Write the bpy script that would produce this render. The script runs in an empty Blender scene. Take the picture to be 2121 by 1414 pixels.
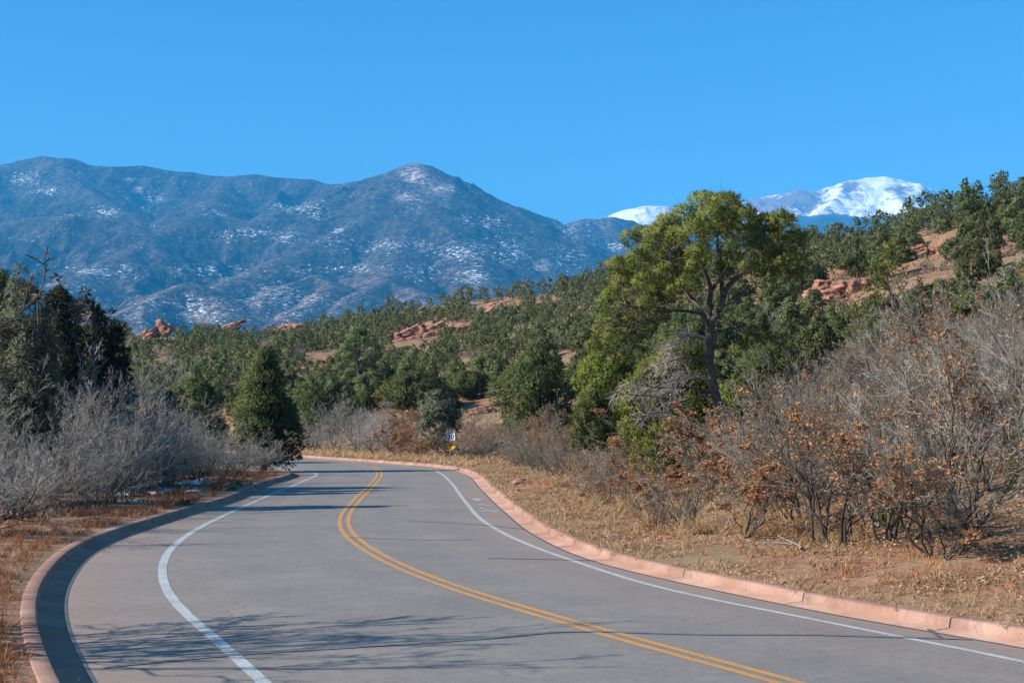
import bpy, math, random
import numpy as np
from mathutils import Vector

# ------------------------------------------------------------------ camera, sky, sun, exposure
F, YH, CAMH = 3000.0, 872.0, 2.4           # focal length and horizon row in photo pixels, eye height in metres
scene = bpy.context.scene
C = scene.collection
cam = bpy.data.cameras.new("camera"); cam_ob = bpy.data.objects.new("camera", cam); C.objects.link(cam_ob)
cam.sensor_width = 36.0; cam.lens = 36.0 * F / 2121.0
cam.shift_y = (YH - 707.0) / 2121.0
cam.clip_start = 0.3; cam.clip_end = 60000.0
cam_ob.location = (0, 0, CAMH); cam_ob.rotation_euler = (math.radians(90), 0, 0)
scene.camera = cam_ob

SUN_EL, SUN_AZ = math.radians(32.0), math.radians(-108.0)   # azimuth from +Y towards +X: the sun stands at the left
S = Vector((math.sin(SUN_AZ) * math.cos(SUN_EL), math.cos(SUN_AZ) * math.cos(SUN_EL), math.sin(SUN_EL)))
world = bpy.data.worlds.new("World"); scene.world = world; world.use_nodes = True
wn = world.node_tree.nodes; bg = wn["Background"]
sky = wn.new("ShaderNodeTexSky"); sky.sky_type = 'NISHITA'; sky.sun_disc = False
sky.sun_elevation = SUN_EL; sky.sun_rotation = SUN_AZ
sky.altitude = 1900.0; sky.air_density = 1.15; sky.dust_density = 0.5; sky.ozone_density = 2.0
sat = wn.new("ShaderNodeHueSaturation"); sat.inputs["Hue"].default_value = 0.494; sat.inputs["Saturation"].default_value = 1.38      # clear mountain air, deep blue all over
world.node_tree.links.new(sky.outputs[0], sat.inputs["Color"]); world.node_tree.links.new(sat.outputs[0], bg.inputs[0]); bg.inputs[1].default_value = 0.08
sun = bpy.data.lights.new("sun", 'SUN'); sun.energy = 5.0; sun.angle = math.radians(0.53); sun.color = (1.0, 0.93, 0.83)
sun_ob = bpy.data.objects.new("sun", sun); C.objects.link(sun_ob)
sun_ob.rotation_mode = 'QUATERNION'; sun_ob.rotation_quaternion = (-S).to_track_quat('-Z', 'Y')
vs = scene.view_settings
vs.view_transform = 'Standard'; vs.look = 'None'; vs.gamma = 1.0; vs.use_curve_mapping = False
vs.exposure = 1.0
cy = scene.cycles
cy.use_denoising = True
cy.max_bounces = 5; cy.diffuse_bounces = 2; cy.glossy_bounces = 2; cy.transmission_bounces = 2
cy.volume_bounces = 1; cy.transparent_max_bounces = 4
cy.use_adaptive_sampling = False

# ------------------------------------------------------------------ helpers
def px(x, y, Z):
    """photo pixel seen at distance Z -> world point"""
    return np.array([(x - 1060.5) / F * Z, Z, CAMH + (YH - y) / F * Z])

def gpx(x, y, z=0.0):
    """photo pixel on the level z -> (X, Y)"""
    Z = F * (CAMH - z) / (y - YH)
    return ((x - 1060.5) / F * Z, Z)

def vnoise(x, y, seed=0):
    xi = np.floor(x).astype(np.int64); yi = np.floor(y).astype(np.int64)
    fx = x - xi; fy = y - yi
    fx = fx * fx * (3 - 2 * fx); fy = fy * fy * (3 - 2 * fy)
    def h(a, b):
        n = (a * 374761393 + b * 668265263 + seed * 974634757) & 0xffffffff
        n = ((n ^ (n >> 13)) * 1274126177) & 0xffffffff
        return ((n ^ (n >> 16)) & 0xffff) / 65535.0
    return (h(xi, yi) * (1 - fx) + h(xi + 1, yi) * fx) * (1 - fy) + (h(xi, yi + 1) * (1 - fx) + h(xi + 1, yi + 1) * fx) * fy

def fbm(x, y, oct=5, seed=0, ridged=False):
    a, s, t = 1.0, 0.0, 0.0
    for o in range(oct):
        n = vnoise(x * 2 ** o + 17.3 * o, y * 2 ** o - 9.1 * o, seed + o)
        if ridged: n = 1 - abs(2 * n - 1)
        s = s + a * n; t += a; a *= 0.5
    return s / t

def sstep(a, b, x):
    t = np.clip((x - a) / (b - a), 0, 1); return t * t * (3 - 2 * t)

def nrm(v): return v / np.maximum(np.linalg.norm(v, axis=-1, keepdims=True), 1e-9)

class Geo:
    """collects triangles and quads from numpy arrays"""
    def __init__(s): s.v = []; s.f = []; s.n = 0
    def add(s, v, f):
        v = np.asarray(v, float).reshape(-1, 3); f = np.asarray(f, np.int64)
        s.v.append(v); s.f.append(f + s.n); s.n += len(v); return s
    def mesh(s, name, mat=None, smooth=False, normals=None):
        me = bpy.data.meshes.new(name)
        V = np.concatenate(s.v) if s.v else np.zeros((0, 3))
        me.vertices.add(len(V)); me.vertices.foreach_set("co", V.astype(np.float32).ravel())
        idx = [f.ravel() for f in s.f]
        tot = np.concatenate([np.full(len(f), f.shape[1]) for f in s.f])
        idx = np.concatenate(idx)
        me.loops.add(len(idx)); me.loops.foreach_set("vertex_index", idx.astype(np.int32))
        me.polygons.add(len(tot))
        me.polygons.foreach_set("loop_start", np.concatenate([[0], np.cumsum(tot)[:-1]]).astype(np.int32))
        me.polygons.foreach_set("loop_total", tot.astype(np.int32))
        if smooth: me.polygons.foreach_set("use_smooth", np.ones(len(tot), bool))
        me.update(calc_edges=True)
        if normals is not None:
            me.polygons.foreach_set("use_smooth", np.ones(len(tot), bool))
            me.normals_split_custom_set_from_vertices(normals.astype(np.float32))
        if mat: me.materials.append(mat)
        return me

def link(name, data, parent=None, loc=None):
    o = bpy.data.objects.new(name, data); C.objects.link(o)
    if parent is not None: o.parent = parent
    if loc is not None: o.location = loc
    return o

def tag(o, label=None, cat=None, group=None, kind=None):
    if label: o["label"] = label
    if cat: o["category"] = cat
    if group: o["group"] = group
    if kind: o["kind"] = kind
    return o

def tubes(P, R, sides=4):
    """P (N,S,3) paths, R (N,S) radii -> verts, quads"""
    P = np.asarray(P, float); R = np.asarray(R, float)
    N, Sg, _ = P.shape
    T = nrm(np.gradient(P, axis=1))
    ref = np.where(np.abs(T[..., 2:3]) > 0.9, np.array([1.0, 0, 0]), np.array([0, 0, 1.0]))
    A = nrm(np.cross(T, ref)); B = np.cross(T, A)
    an = np.arange(sides) / sides * 2 * math.pi
    V = P[:, :, None, :] + R[:, :, None, None] * (np.cos(an)[None, None, :, None] * A[:, :, None, :] + np.sin(an)[None, None, :, None] * B[:, :, None, :])
    i = np.arange(N)[:, None, None] * Sg * sides + np.arange(Sg - 1)[None, :, None] * sides
    k = np.arange(sides)[None, None, :]; k2 = (k + 1) % sides
    Q = np.stack([i + k, i + k2, i + sides + k2, i + sides + k], -1).reshape(-1, 4)
    return V.reshape(-1, 3), Q

def spline(pts, step=0.25, smooth=1.2):
    """smooth dense polyline through points"""
    p = np.asarray(pts, float)
    d = np.concatenate([[0], np.cumsum(np.linalg.norm(np.diff(p, axis=0), axis=1))])
    m = np.gradient(p, d, axis=0)
    t = np.arange(0, d[-1], step); i = np.clip(np.searchsorted(d, t, side='right') - 1, 0, len(p) - 2)
    h = (d[i + 1] - d[i])[:, None]; u = ((t - d[i])[:, None]) / h
    q = (2*u**3-3*u**2+1)*p[i] + (u**3-2*u**2+u)*h*m[i] + (-2*u**3+3*u**2)*p[i+1] + (u**3-u**2)*h*m[i+1]
    r = int(3 * smooth / step); k = np.exp(-0.5 * (np.arange(-r, r + 1) * step / smooth) ** 2); k /= k.sum()
    e0 = q[0] + (q[0] - q[1]) * np.arange(r, 0, -1)[:, None]; e1 = q[-1] + (q[-1] - q[-2]) * np.arange(1, r + 1)[:, None]
    e = np.concatenate([e0, q, e1])
    return np.stack([np.convolve(e[:, c], k, 'valid') for c in range(e.shape[1])], 1)

def offset(poly, d):
    t = nrm(np.gradient(poly[:, :2], axis=0)); return poly[:, :2] + d * np.stack([t[:, 1], -t[:, 0]], 1)

def strip(poly, a, b, z, cols=1):
    """flat ribbon between offsets a and b (right positive)"""
    L = [offset(poly, a + (b - a) * k / cols) for k in range(cols + 1)]
    V = np.stack([np.column_stack([l, np.full(len(l), z)]) for l in L], 1)
    n, m = V.shape[:2]
    i = (np.arange(n - 1)[:, None] * m + np.arange(m - 1)[None, :]).ravel()
    return V.reshape(-1, 3), np.stack([i, i + 1, i + m + 1, i + m], 1)

# ------------------------------------------------------------------ materials
def new_mat(name):
    m = bpy.data.materials.new(name); m.use_nodes = True
    nt = m.node_tree; b = nt.nodes["Principled BSDF"]; b.inputs["Specular IOR Level"].default_value = 0.25
    return m, nt, b
def N(nt, t, **kw):
    n = nt.nodes.new(t)
    for k, v in kw.items():
        if k in n.inputs: n.inputs[k].default_value = v
        else: setattr(n, k, v)
    return n
def ramp(nt, fac, stops, interp='LINEAR'):
    r = nt.nodes.new("ShaderNodeValToRGB"); r.color_ramp.interpolation = interp
    el = r.color_ramp.elements
    while len(el) < len(stops): el.new(0.5)
    for e, (p, c) in zip(el, stops): e.position = p; e.color = (*c, 1) if len(c) == 3 else c
    nt.links.new(fac, r.inputs[0]); return r.outputs[0]
def noise(nt, scale, detail=4, vec=None, rough=0.55, dist=0.0, out="Fac"):
    n = N(nt, "ShaderNodeTexNoise", Scale=scale, Detail=detail, Roughness=rough, Distortion=dist)
    if vec is None:
        tc = nt.nodes.get("Geo") or nt.nodes.new("ShaderNodeNewGeometry"); tc.name = "Geo"; vec = tc.outputs["Position"]
    nt.links.new(vec, n.inputs["Vector"]); return n.outputs[out]
def mix(nt, fac, a, b, mode='MIX'):
    m = nt.nodes.new("ShaderNodeMix"); m.data_type = 'RGBA'; m.blend_type = mode
    for i, v in ((0, fac), (6, a), (7, b)):
        if isinstance(v, bpy.types.NodeSocket): nt.links.new(v, m.inputs[i])
        elif i == 0: m.inputs[0].default_value = v
        else: m.inputs[i].default_value = (*v, 1)
    return m.outputs[2]
def mth(nt, op, a, b=0.0, clamp=False):
    m = nt.nodes.new("ShaderNodeMath"); m.operation = op; m.use_clamp = clamp
    for i, v in enumerate((a, b)):
        if isinstance(v, bpy.types.NodeSocket): nt.links.new(v, m.inputs[i])
        else: m.inputs[i].default_value = v
    return m.outputs[0]
def bump(nt, b, h, strength=0.4, dist=0.02):
    n = N(nt, "ShaderNodeBump", Strength=strength, Distance=dist)
    nt.links.new(h, n.inputs["Height"]); nt.links.new(n.outputs[0], b.inputs["Normal"])
def attr(nt, name):
    a = nt.nodes.new("ShaderNodeAttribute"); a.attribute_name = name; return a.outputs["Fac"]

def foliage_mat(name, dark, mid, tip, transl=0.3, tipat=0.86, hue=0.04):
    m, nt, b = new_mat(name)
    g = nt.nodes.new("ShaderNodeNewGeometry"); oi = nt.nodes.new("ShaderNodeObjectInfo")
    c = ramp(nt, g.outputs["Random Per Island"], [(0.0, dark), (0.55, mid), (tipat, mid), (1.0, tip)])
    tc = nt.nodes.new("ShaderNodeTexCoord")
    n = noise(nt, 1.1, 2, tc.outputs["Object"])
    c = mix(nt, ramp(nt, n, [(0.35, (0, 0, 0)), (0.7, (1, 1, 1))]), c, mix(nt, 0.45, c, tip))
    hv = N(nt, "ShaderNodeHueSaturation"); nt.links.new(c, hv.inputs["Color"])
    nt.links.new(mth(nt, 'ADD', mth(nt, 'MULTIPLY', oi.outputs["Random"], 0.5), 0.75), hv.inputs["Value"])
    nt.links.new(mth(nt, 'ADD', mth(nt, 'MULTIPLY', oi.outputs["Random"], hue), 0.5 - hue / 2), hv.inputs["Hue"])
    nt.links.new(hv.outputs[0], b.inputs["Base Color"]); b.inputs["Roughness"].default_value = 0.6
    t = nt.nodes.new("ShaderNodeBsdfTranslucent"); nt.links.new(hv.outputs[0], t.inputs[0])
    ms = nt.nodes.new("ShaderNodeMixShader"); ms.inputs[0].default_value = transl
    nt.links.new(b.outputs[0], ms.inputs[1]); nt.links.new(t.outputs[0], ms.inputs[2])
    nt.links.new(ms.outputs[0], nt.nodes["Material Output"].inputs[0])
    return m

def wood_mat(name, a, c, scale=9.0):
    m, nt, b = new_mat(name)
    g = nt.nodes.new("ShaderNodeNewGeometry"); tc = nt.nodes.new("ShaderNodeTexCoord")
    n = noise(nt, scale, 3, tc.outputs["Object"])
    col = mix(nt, ramp(nt, n, [(0.35, (0, 0, 0)), (0.65, (1, 1, 1))]), a, c)
    col = mix(nt, mth(nt, 'MULTIPLY', g.outputs["Random Per Island"], 0.55), col, tuple(0.55 * x for x in a))
    oi = nt.nodes.new("ShaderNodeObjectInfo"); hv = N(nt, "ShaderNodeHueSaturation"); nt.links.new(col, hv.inputs["Color"])
    nt.links.new(mth(nt, 'ADD', mth(nt, 'MULTIPLY', oi.outputs["Random"], 0.75), 0.6), hv.inputs["Value"])
    nt.links.new(hv.outputs[0], b.inputs["Base Color"]); b.inputs["Roughness"].default_value = 0.85
    return m

M = {}
M['pinyon'] = foliage_mat("pinyon_needles", (0.085, 0.12, 0.028), (0.175, 0.222, 0.052), (0.42, 0.35, 0.09), 0.42)
M['juniper'] = foliage_mat("juniper_scales", (0.062, 0.090, 0.034), (0.12, 0.155, 0.052), (0.22, 0.24, 0.08), 0.4)
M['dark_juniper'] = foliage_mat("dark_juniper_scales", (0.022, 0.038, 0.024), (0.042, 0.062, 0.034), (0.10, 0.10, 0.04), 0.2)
M['grey_juniper'] = foliage_mat("grey_juniper_scales", (0.13, 0.155, 0.105), (0.25, 0.285, 0.195), (0.38, 0.39, 0.28), 0.4)
M['yellow_juniper'] = foliage_mat("yellow_juniper_scales", (0.095, 0.125, 0.024), (0.20, 0.23, 0.042), (0.33, 0.31, 0.08), 0.4)
M['hill_tree'] = foliage_mat("hill_tree_foliage", (0.09, 0.122, 0.052), (0.172, 0.212, 0.086), (0.27, 0.275, 0.115), 0.42)
M['dead_leaf'] = foliage_mat("dead_oak_leaves", (0.22, 0.09, 0.035), (0.40, 0.19, 0.08), (0.55, 0.36, 0.20), 0.35, hue=0.0)
M['litter'] = foliage_mat("fallen_leaves", (0.20, 0.11, 0.055), (0.40, 0.25, 0.12), (0.58, 0.42, 0.24), 0.15, hue=0.0)
M['straw'] = foliage_mat("straw_grass", (0.28, 0.165, 0.08), (0.50, 0.33, 0.17), (0.68, 0.50, 0.30), 0.35, hue=0.0)
M['red_grass'] = foliage_mat("rust_grass", (0.22, 0.07, 0.03), (0.42, 0.165, 0.075), (0.56, 0.31, 0.16), 0.3, hue=0.0)
M['twig'] = wood_mat("grey_twig", (0.36, 0.335, 0.28), (0.21, 0.19, 0.155))
M['brown_twig'] = wood_mat("brown_twig", (0.265, 0.235, 0.19), (0.14, 0.118, 0.09))
M['silver_twig'] = wood_mat('silver_twig', (0.46, 0.42, 0.37), (0.28, 0.25, 0.215))
M['stem_bark'] = wood_mat('stem_bark', (0.12, 0.10, 0.08), (0.06, 0.05, 0.04))
M['bark'] = wood_mat("dark_bark", (0.085, 0.065, 0.052), (0.16, 0.13, 0.11), 14)
M['dead_wood'] = wood_mat("dead_wood", (0.42, 0.38, 0.34), (0.20, 0.17, 0.15))

def asphalt():
    m, nt, b = new_mat("asphalt")
    big = noise(nt, 0.45, 6, rough=0.72); mid = noise(nt, 7.0, 5, rough=0.8); fine = noise(nt, 55.0, 2); spk = noise(nt, 34.0, 1)
    c = ramp(nt, big, [(0.3, (0.192, 0.170, 0.150)), (0.55, (0.232, 0.206, 0.181)), (0.75, (0.278, 0.241, 0.206))])
    c = mix(nt, 0.5, c, ramp(nt, mid, [(0.3, (0.55, 0.55, 0.56)), (0.5, (1, 1, 1)), (0.7, (1.3, 1.27, 1.24))]), 'MULTIPLY')
    c = mix(nt, 0.75, c, ramp(nt, fine, [(0.25, (0.55, 0.55, 0.55)), (0.5, (1, 1, 1)), (0.8, (1.35, 1.33, 1.3))]), 'MULTIPLY')
    c = mix(nt, ramp(nt, spk, [(0.74, (0, 0, 0)), (0.80, (0.7, 0.7, 0.7))]), c, (0.50, 0.47, 0.44))
    vo = N(nt, 'ShaderNodeTexVoronoi', feature='DISTANCE_TO_EDGE', Scale=0.33)
    wp = nt.nodes.new('ShaderNodeVectorMath'); wp.operation = 'ADD'; sc_ = nt.nodes.new('ShaderNodeVectorMath'); sc_.operation = 'SCALE'; sc_.inputs['Scale'].default_value = 1.6
    nt.links.new(noise(nt, 0.9, 4, out='Color'), sc_.inputs[0]); nt.links.new(sc_.outputs[0], wp.inputs[0]); nt.links.new(nt.nodes['Geo'].outputs['Position'], wp.inputs[1]); nt.links.new(wp.outputs[0], vo.inputs['Vector'])
    ck = mth(nt, 'MULTIPLY', ramp(nt, vo.outputs['Distance'], [(0.0, (0.6,)*3), (0.012, (0, 0, 0))]), ramp(nt, big, [(0.45, (0, 0, 0)), (0.6, (1, 1, 1))]))
    c = mix(nt, ck, c, (0.10, 0.09, 0.085))
    c = mix(nt, mth(nt, 'MULTIPLY', attr(nt, "dust"), ramp(nt, mid, [(0.3, (0.35,)*3), (0.7, (0.9,)*3)])), c, (0.33, 0.215, 0.165))
    c = mix(nt, mth(nt, 'MULTIPLY', attr(nt, "wear"), 0.45), c, (0.17, 0.16, 0.158))
    nt.links.new(c, b.inputs["Base Color"]); b.inputs["Roughness"].default_value = 0.82
    bump(nt, b, fine, 0.35, 0.006); return m
M['asphalt'] = asphalt()
def paint(name, col, wearcol=(0.2, 0.19, 0.185)):
    m, nt, b = new_mat(name)
    w = noise(nt, 26.0, 5, rough=0.7); w2 = noise(nt, 2.2, 3)
    f = mth(nt, 'ADD', w, mth(nt, 'MULTIPLY', w2, 0.35))
    c = mix(nt, ramp(nt, f, [(0.66, (0, 0, 0)), (0.80, (0.85, 0.85, 0.85))]), col, wearcol)
    nt.links.new(c, b.inputs["Base Color"]); b.inputs["Roughness"].default_value = 0.7; return m
M['white_paint'] = paint("faded_white_paint", (0.44, 0.46, 0.44))
M['worn_paint'] = paint("worn_white_paint", (0.36, 0.36, 0.34), (0.25, 0.23, 0.215))
M['yellow_paint'] = paint("yellow_paint", (0.56, 0.26, 0.055))
def plain(name, col, rough=0.7, metal=0.0, var=0.15, scale=6.0):
    m, nt, b = new_mat(name)
    n = noise(nt, scale, 4)
    c = mix(nt, ramp(nt, n, [(0.3, (0, 0, 0)), (0.7, (1, 1, 1))]), tuple(x * (1 - var) for x in col), tuple(min(1, x * (1 + var)) for x in col))
    nt.links.new(c, b.inputs["Base Color"]); b.inputs["Roughness"].default_value = rough; b.inputs["Metallic"].default_value = metal
    return m
M['seal'] = plain("crack_sealant", (0.10, 0.10, 0.104), 0.6)
M['seal_faint'] = plain("old_sealant", (0.165, 0.16, 0.16), 0.7)
M['patch'] = plain("sealant_patch", (0.165, 0.168, 0.158), 0.7)
def concrete():
    m, nt, b = new_mat("red_concrete")
    big = noise(nt, 0.9, 5); fine = noise(nt, 45.0, 3); oi = nt.nodes.new("ShaderNodeObjectInfo")
    c = ramp(nt, big, [(0.3, (0.29, 0.145, 0.098)), (0.5, (0.365, 0.205, 0.147)), (0.72, (0.44, 0.285, 0.22))])
    c = mix(nt, 0.5, c, ramp(nt, fine, [(0.3, (0.75,)*3), (0.7, (1.15,)*3)]), 'MULTIPLY')
    st = noise(nt, 5.0, 6, rough=0.75)
    c = mix(nt, ramp(nt, st, [(0.50, (0, 0, 0)), (0.70, (0.75,)*3)]), c, (0.19, 0.125, 0.098))
    sc2 = nt.nodes.new('ShaderNodeMapping'); sc2.inputs['Scale'].default_value = (7, 7, 0.6); nt.links.new(nt.nodes['Geo'].outputs['Position'], sc2.inputs[0])
    c = mix(nt, ramp(nt, noise(nt, 2.0, 5, sc2.outputs[0], 0.7), [(0.52, (0, 0, 0)), (0.68, (0.55,)*3)]), c, (0.23, 0.15, 0.115))
    c = mix(nt, ramp(nt, noise(nt, 22.0, 2), [(0.66, (0, 0, 0)), (0.74, (0.6,)*3)]), c, (0.12, 0.085, 0.07))
    hv = N(nt, "ShaderNodeHueSaturation"); nt.links.new(c, hv.inputs["Color"])
    nt.links.new(mth(nt, 'ADD', mth(nt, 'MULTIPLY', oi.outputs["Random"], 0.12), 0.93), hv.inputs["Value"])
    nt.links.new(hv.outputs[0], b.inputs["Base Color"]); b.inputs["Roughness"].default_value = 0.85
    bump(nt, b, fine, 0.3, 0.008); return m
M['concrete'] = concrete()
def soil():
    m, nt, b = new_mat("red_soil")
    big = noise(nt, 0.12, 5); mid = noise(nt, 0.9, 5, rough=0.65); fine = noise(nt, 9.0, 4, rough=0.7)
    c = ramp(nt, mid, [(0.30, (0.17, 0.075, 0.042)), (0.46, (0.29, 0.14, 0.082)), (0.60, (0.33, 0.19, 0.11)), (0.75, (0.37, 0.26, 0.15))])
    c = mix(nt, ramp(nt, big, [(0.42, (0, 0, 0)), (0.62, (0.65,)*3)]), c, (0.22, 0.175, 0.10))
    c = mix(nt, 0.7, c, ramp(nt, fine, [(0.3, (0.55,)*3), (0.65, (1.2,)*3)]), 'MULTIPLY')
    nt.links.new(c, b.inputs["Base Color"]); b.inputs["Roughness"].default_value = 0.95
    bump(nt, b, fine, 0.8, 0.06); return m
M['soil'] = soil()
def rock():
    m, nt, b = new_mat("red_sandstone")
    tc = nt.nodes.new("ShaderNodeTexCoord"); mp = nt.nodes.new("ShaderNodeMapping"); mp.inputs["Scale"].default_value = (0.5, 0.5, 3.0)
    nt.links.new(tc.outputs["Object"], mp.inputs[0])
    n = noise(nt, 1.3, 5, mp.outputs[0]); f = noise(nt, 6.0, 4, tc.outputs["Object"])
    c = ramp(nt, n, [(0.3, (0.20, 0.085, 0.055)), (0.5, (0.34, 0.165, 0.11)), (0.7, (0.45, 0.27, 0.19))])
    c = mix(nt, 0.6, c, ramp(nt, f, [(0.3, (0.6,)*3), (0.7, (1.2,)*3)]), 'MULTIPLY')
    nt.links.new(c, b.inputs["Base Color"]); b.inputs["Roughness"].default_value = 0.9; bump(nt, b, n, 0.6, 0.2); return m
M['rock'] = rock()
M['pale_rock'] = plain("pale_rock", (0.52, 0.42, 0.34), 0.9, 0, 0.25, 9)
M['snow'] = plain("snow", (0.82, 0.85, 0.90), 0.6, 0, 0.05)

# ------------------------------------------------------------------ road alignment, from the painted lines and kerbs
def poly(pixels, before, after): return spline(list(before) + [gpx(*p) for p in pixels] + list(after))
JR = poly([(2121,1340),(2033,1324),(1906,1303),(1815,1290),(1674,1262),(1460,1217),(1361,1196),(1238,1165),(1120,1115),(1046,1060),(997,1013.5),(961,981),(939,974),(891,967),(820,961.5),(769,957.5),(677,951),(578,944)],
          [(12,-6),(10,2),(8.5,7),(7.2,11)], [(-21.5,111),(-28,122),(-36,132),(-48,142)])
JL = poly([(187,1407),(159,1350),(141,1311),(132,1263),(136,1226),(147,1201),(159,1183),(172,1165),(215,1133),(265,1111),(334,1088),(414,1062),(476,1044),(559,1006),(617,982)],
          [(2,-3),(0,3),(-1.4,7.2),(-2.9,11.0)], [(-11.8,71),(-15.5,79),(-20.5,90),(-27,102),(-36,114),(-48,124)])
YEL = poly([(1650,1414),(1440,1362),(1230,1302),(1000,1236),(850,1182),(760,1136),(718,1100),(712,1078),(735,1040),(765,1010),(785,978),(772,967)],
           [(8,-4),(6,3),(4.6,7.5),(3.4,11)], [(-8.8,80.5),(-13,89.5),(-18.5,101),(-25,113),(-33,122),(-48,133)])
WR = poly([(2121,1368),(1866,1319),(1600,1265),(1460,1239),(1361,1216),(1214,1170),(1100,1130),(1010,1085),(965,1040),(935,1000),(912,980),(893,972)],
          [(10.5,-3),(8.5,4),(7,9),(5.9,12.4)], [(-5.2,75.6),(-7.6,80.6),(-10.6,87),(-17,99.5),(-22.6,110),(-29,121),(-48,140)])
WL = poly([(545,1414),(480,1350),(400,1285),(345,1225),(335,1190),(350,1140),(400,1100),(480,1060),(570,1020),(630,995),(652,979)],
          [(3,-1),(1.2,4),(-.3,8),(-1.4,11)], [(-10.6,71),(-14.2,78.6),(-19.4,89.5),(-26,101.5),(-35,113.4),(-48,126)])
KW_PAN, KW_TOP = 0.31, 0.52
BACK_R, BACK_L = offset(JR, KW_TOP), offset(JL, -KW_TOP)

def near_dist(X, Y, poly, stepn=4):
    """signed distance to a polyline, positive on its right"""
    p = poly[::stepn]; a, b = p[:-1], p[1:]
    out = np.empty(len(X)); d2 = b - a; L2 = (d2 ** 2).sum(1)
    for s in range(0, len(X), 20000):
        x, y = X[s:s+20000, None], Y[s:s+20000, None]
        t = np.clip(((x - a[:, 0]) * d2[:, 0] + (y - a[:, 1]) * d2[:, 1]) / L2, 0, 1)
        dx, dy = x - a[:, 0] - t * d2[:, 0], y - a[:, 1] - t * d2[:, 1]
        dd = dx * dx + dy * dy; k = dd.argmin(1); r = np.arange(len(k))
        sg = np.sign(d2[k, 1] * dx[r, k] - d2[k, 0] * dy[r, k])
        out[s:s+20000] = np.sqrt(dd[r, k]) * np.where(sg == 0, 1, sg)
    return out

# ------------------------------------------------------------------ terrain: thin-plate surface through the hill's control points
ctrl = [px(*p) for p in [
    (300,850,105),(300,765,200),(300,722,290),(300,708,335),(600,850,112),(600,765,200),(600,715,280),(600,697,340),
    (900,868,105),(900,760,190),(900,690,270),(900,648,335),(1200,830,98),(1200,705,175),(1200,645,240),(1200,600,300),
    (1500,835,78),(1500,670,135),(1500,590,195),(1500,540,255),(1750,740,68),(1750,610,105),(1750,545,150),(1750,520,205),
    (2000,690,62),(2000,570,95),(2000,500,130),(2000,452,165),(2250,660,58),(2250,520,95),(2250,430,130),(2250,398,160),
    (60,850,100),(60,770,200),(60,712,330)]]
ctrl += [np.array(p, float) for p in [
    (-40,60,.2),(-60,30,.2),(-30,20,.2),(-15,0,.6),(-40,-20,.6),(-90,80,.8),(-120,200,9),(-140,330,20),(20,0,1.2),(16,20,1.6),(40,20,5),(60,0,9),(90,60,22),(110,120,30),(30,-25,1),
    (-100,470,4),(0,480,6),(90,430,8),(130,280,14),(-20,75,.3),(-10,110,1.2),(10,60,2.2),(14,42,2.3),(22,44,4.0)]]
ctrl = np.array(ctrl)
def tps_u(r2): return np.where(r2 > 0, r2 * np.log(np.maximum(r2, 1e-9)), 0.0)
SC = 100.0
A_ = ctrl[:, :2] / SC; n_ = len(A_)
K_ = tps_u(((A_[:, None] - A_[None]) ** 2).sum(-1)) + np.eye(n_) * 0.02
P_ = np.column_stack([np.ones(n_), A_])
W_ = np.linalg.solve(np.block([[K_, P_], [P_.T, np.zeros((3, 3))]]), np.concatenate([ctrl[:, 2], np.zeros(3)]))
def road_d(X, Y):
    dr, dl = near_dist(X, Y, BACK_R), -near_dist(X, Y, BACK_L)
    return dr, dl
def terrain(X, Y, carve=False):
    X = np.atleast_1d(np.asarray(X, float)); Y = np.atleast_1d(np.asarray(Y, float))
    q = np.column_stack([X, Y]) / SC
    z = np.concatenate([tps_u(((q[s:s+20000, None] - A_[None]) ** 2).sum(-1)) @ W_[:n_] + W_[n_] + q[s:s+20000] @ W_[n_+1:] for s in range(0, len(X), 20000)])
    r = np.hypot(X, Y)
    z = z * (1 - sstep(400, 620, r)) + sstep(400, 620, r) * (0.028 * (r - 620) - 2)
    near = sstep(40, 130, r)
    z = z + near * (fbm(X / 26, Y / 26, 4, 5) - .5) * 5.0 * sstep(1200, 600, r)
    dr, dl = road_d(X, Y)
    d = np.maximum(dr, dl)                                   # distance outside the kerbs
    bank = np.where(dr > dl, 0.14 + 0.115 * np.clip(dr, 0, 9) * sstep(78, 55, Y) + 0.035 * np.clip(dr, 0, 9) * sstep(55, 78, Y), 0.14 + 0.02 * np.clip(dl, 0, 9))
    w = sstep(3.0, 13.0, d)
    z = bank * (1 - w) + z * w
    rough = (fbm(X / 1.3, Y / 1.3, 4, 9) - .5) * 0.28 * sstep(0.0, 1.6, d) * sstep(600, 300, r)
    z = z + rough
    if carve: z = np.where(d < 0, -0.45, z - 0.45 * (1 - sstep(4.5, 7.0, d)))
    return z

def grid_faces(n, m):
    i = (np.arange(n - 1)[:, None] * m + np.arange(m - 1)[None, :]).ravel()
    return np.stack([i, i + 1, i + m + 1, i + m], 1)

rr = np.concatenate([np.geomspace(3, 420, 330), np.geomspace(430, 3600, 40)])
aa = np.radians(np.concatenate([np.linspace(-110, -32, 30, endpoint=False), np.linspace(-32, 32, 300), np.linspace(34, 110, 30)]))
RR, AA = np.meshgrid(rr, aa, indexing='ij')
GX, GY = (RR * np.sin(AA)).ravel(), (RR * np.cos(AA)).ravel()
ground = link("ground", Geo().add(np.column_stack([GX, GY, terrain(GX, GY, True)]), grid_faces(len(rr), len(aa))).mesh("ground", M['soil'], True))
tag(ground, "red soil hillside with dry grass rising behind the road", kind="structure")

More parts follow.
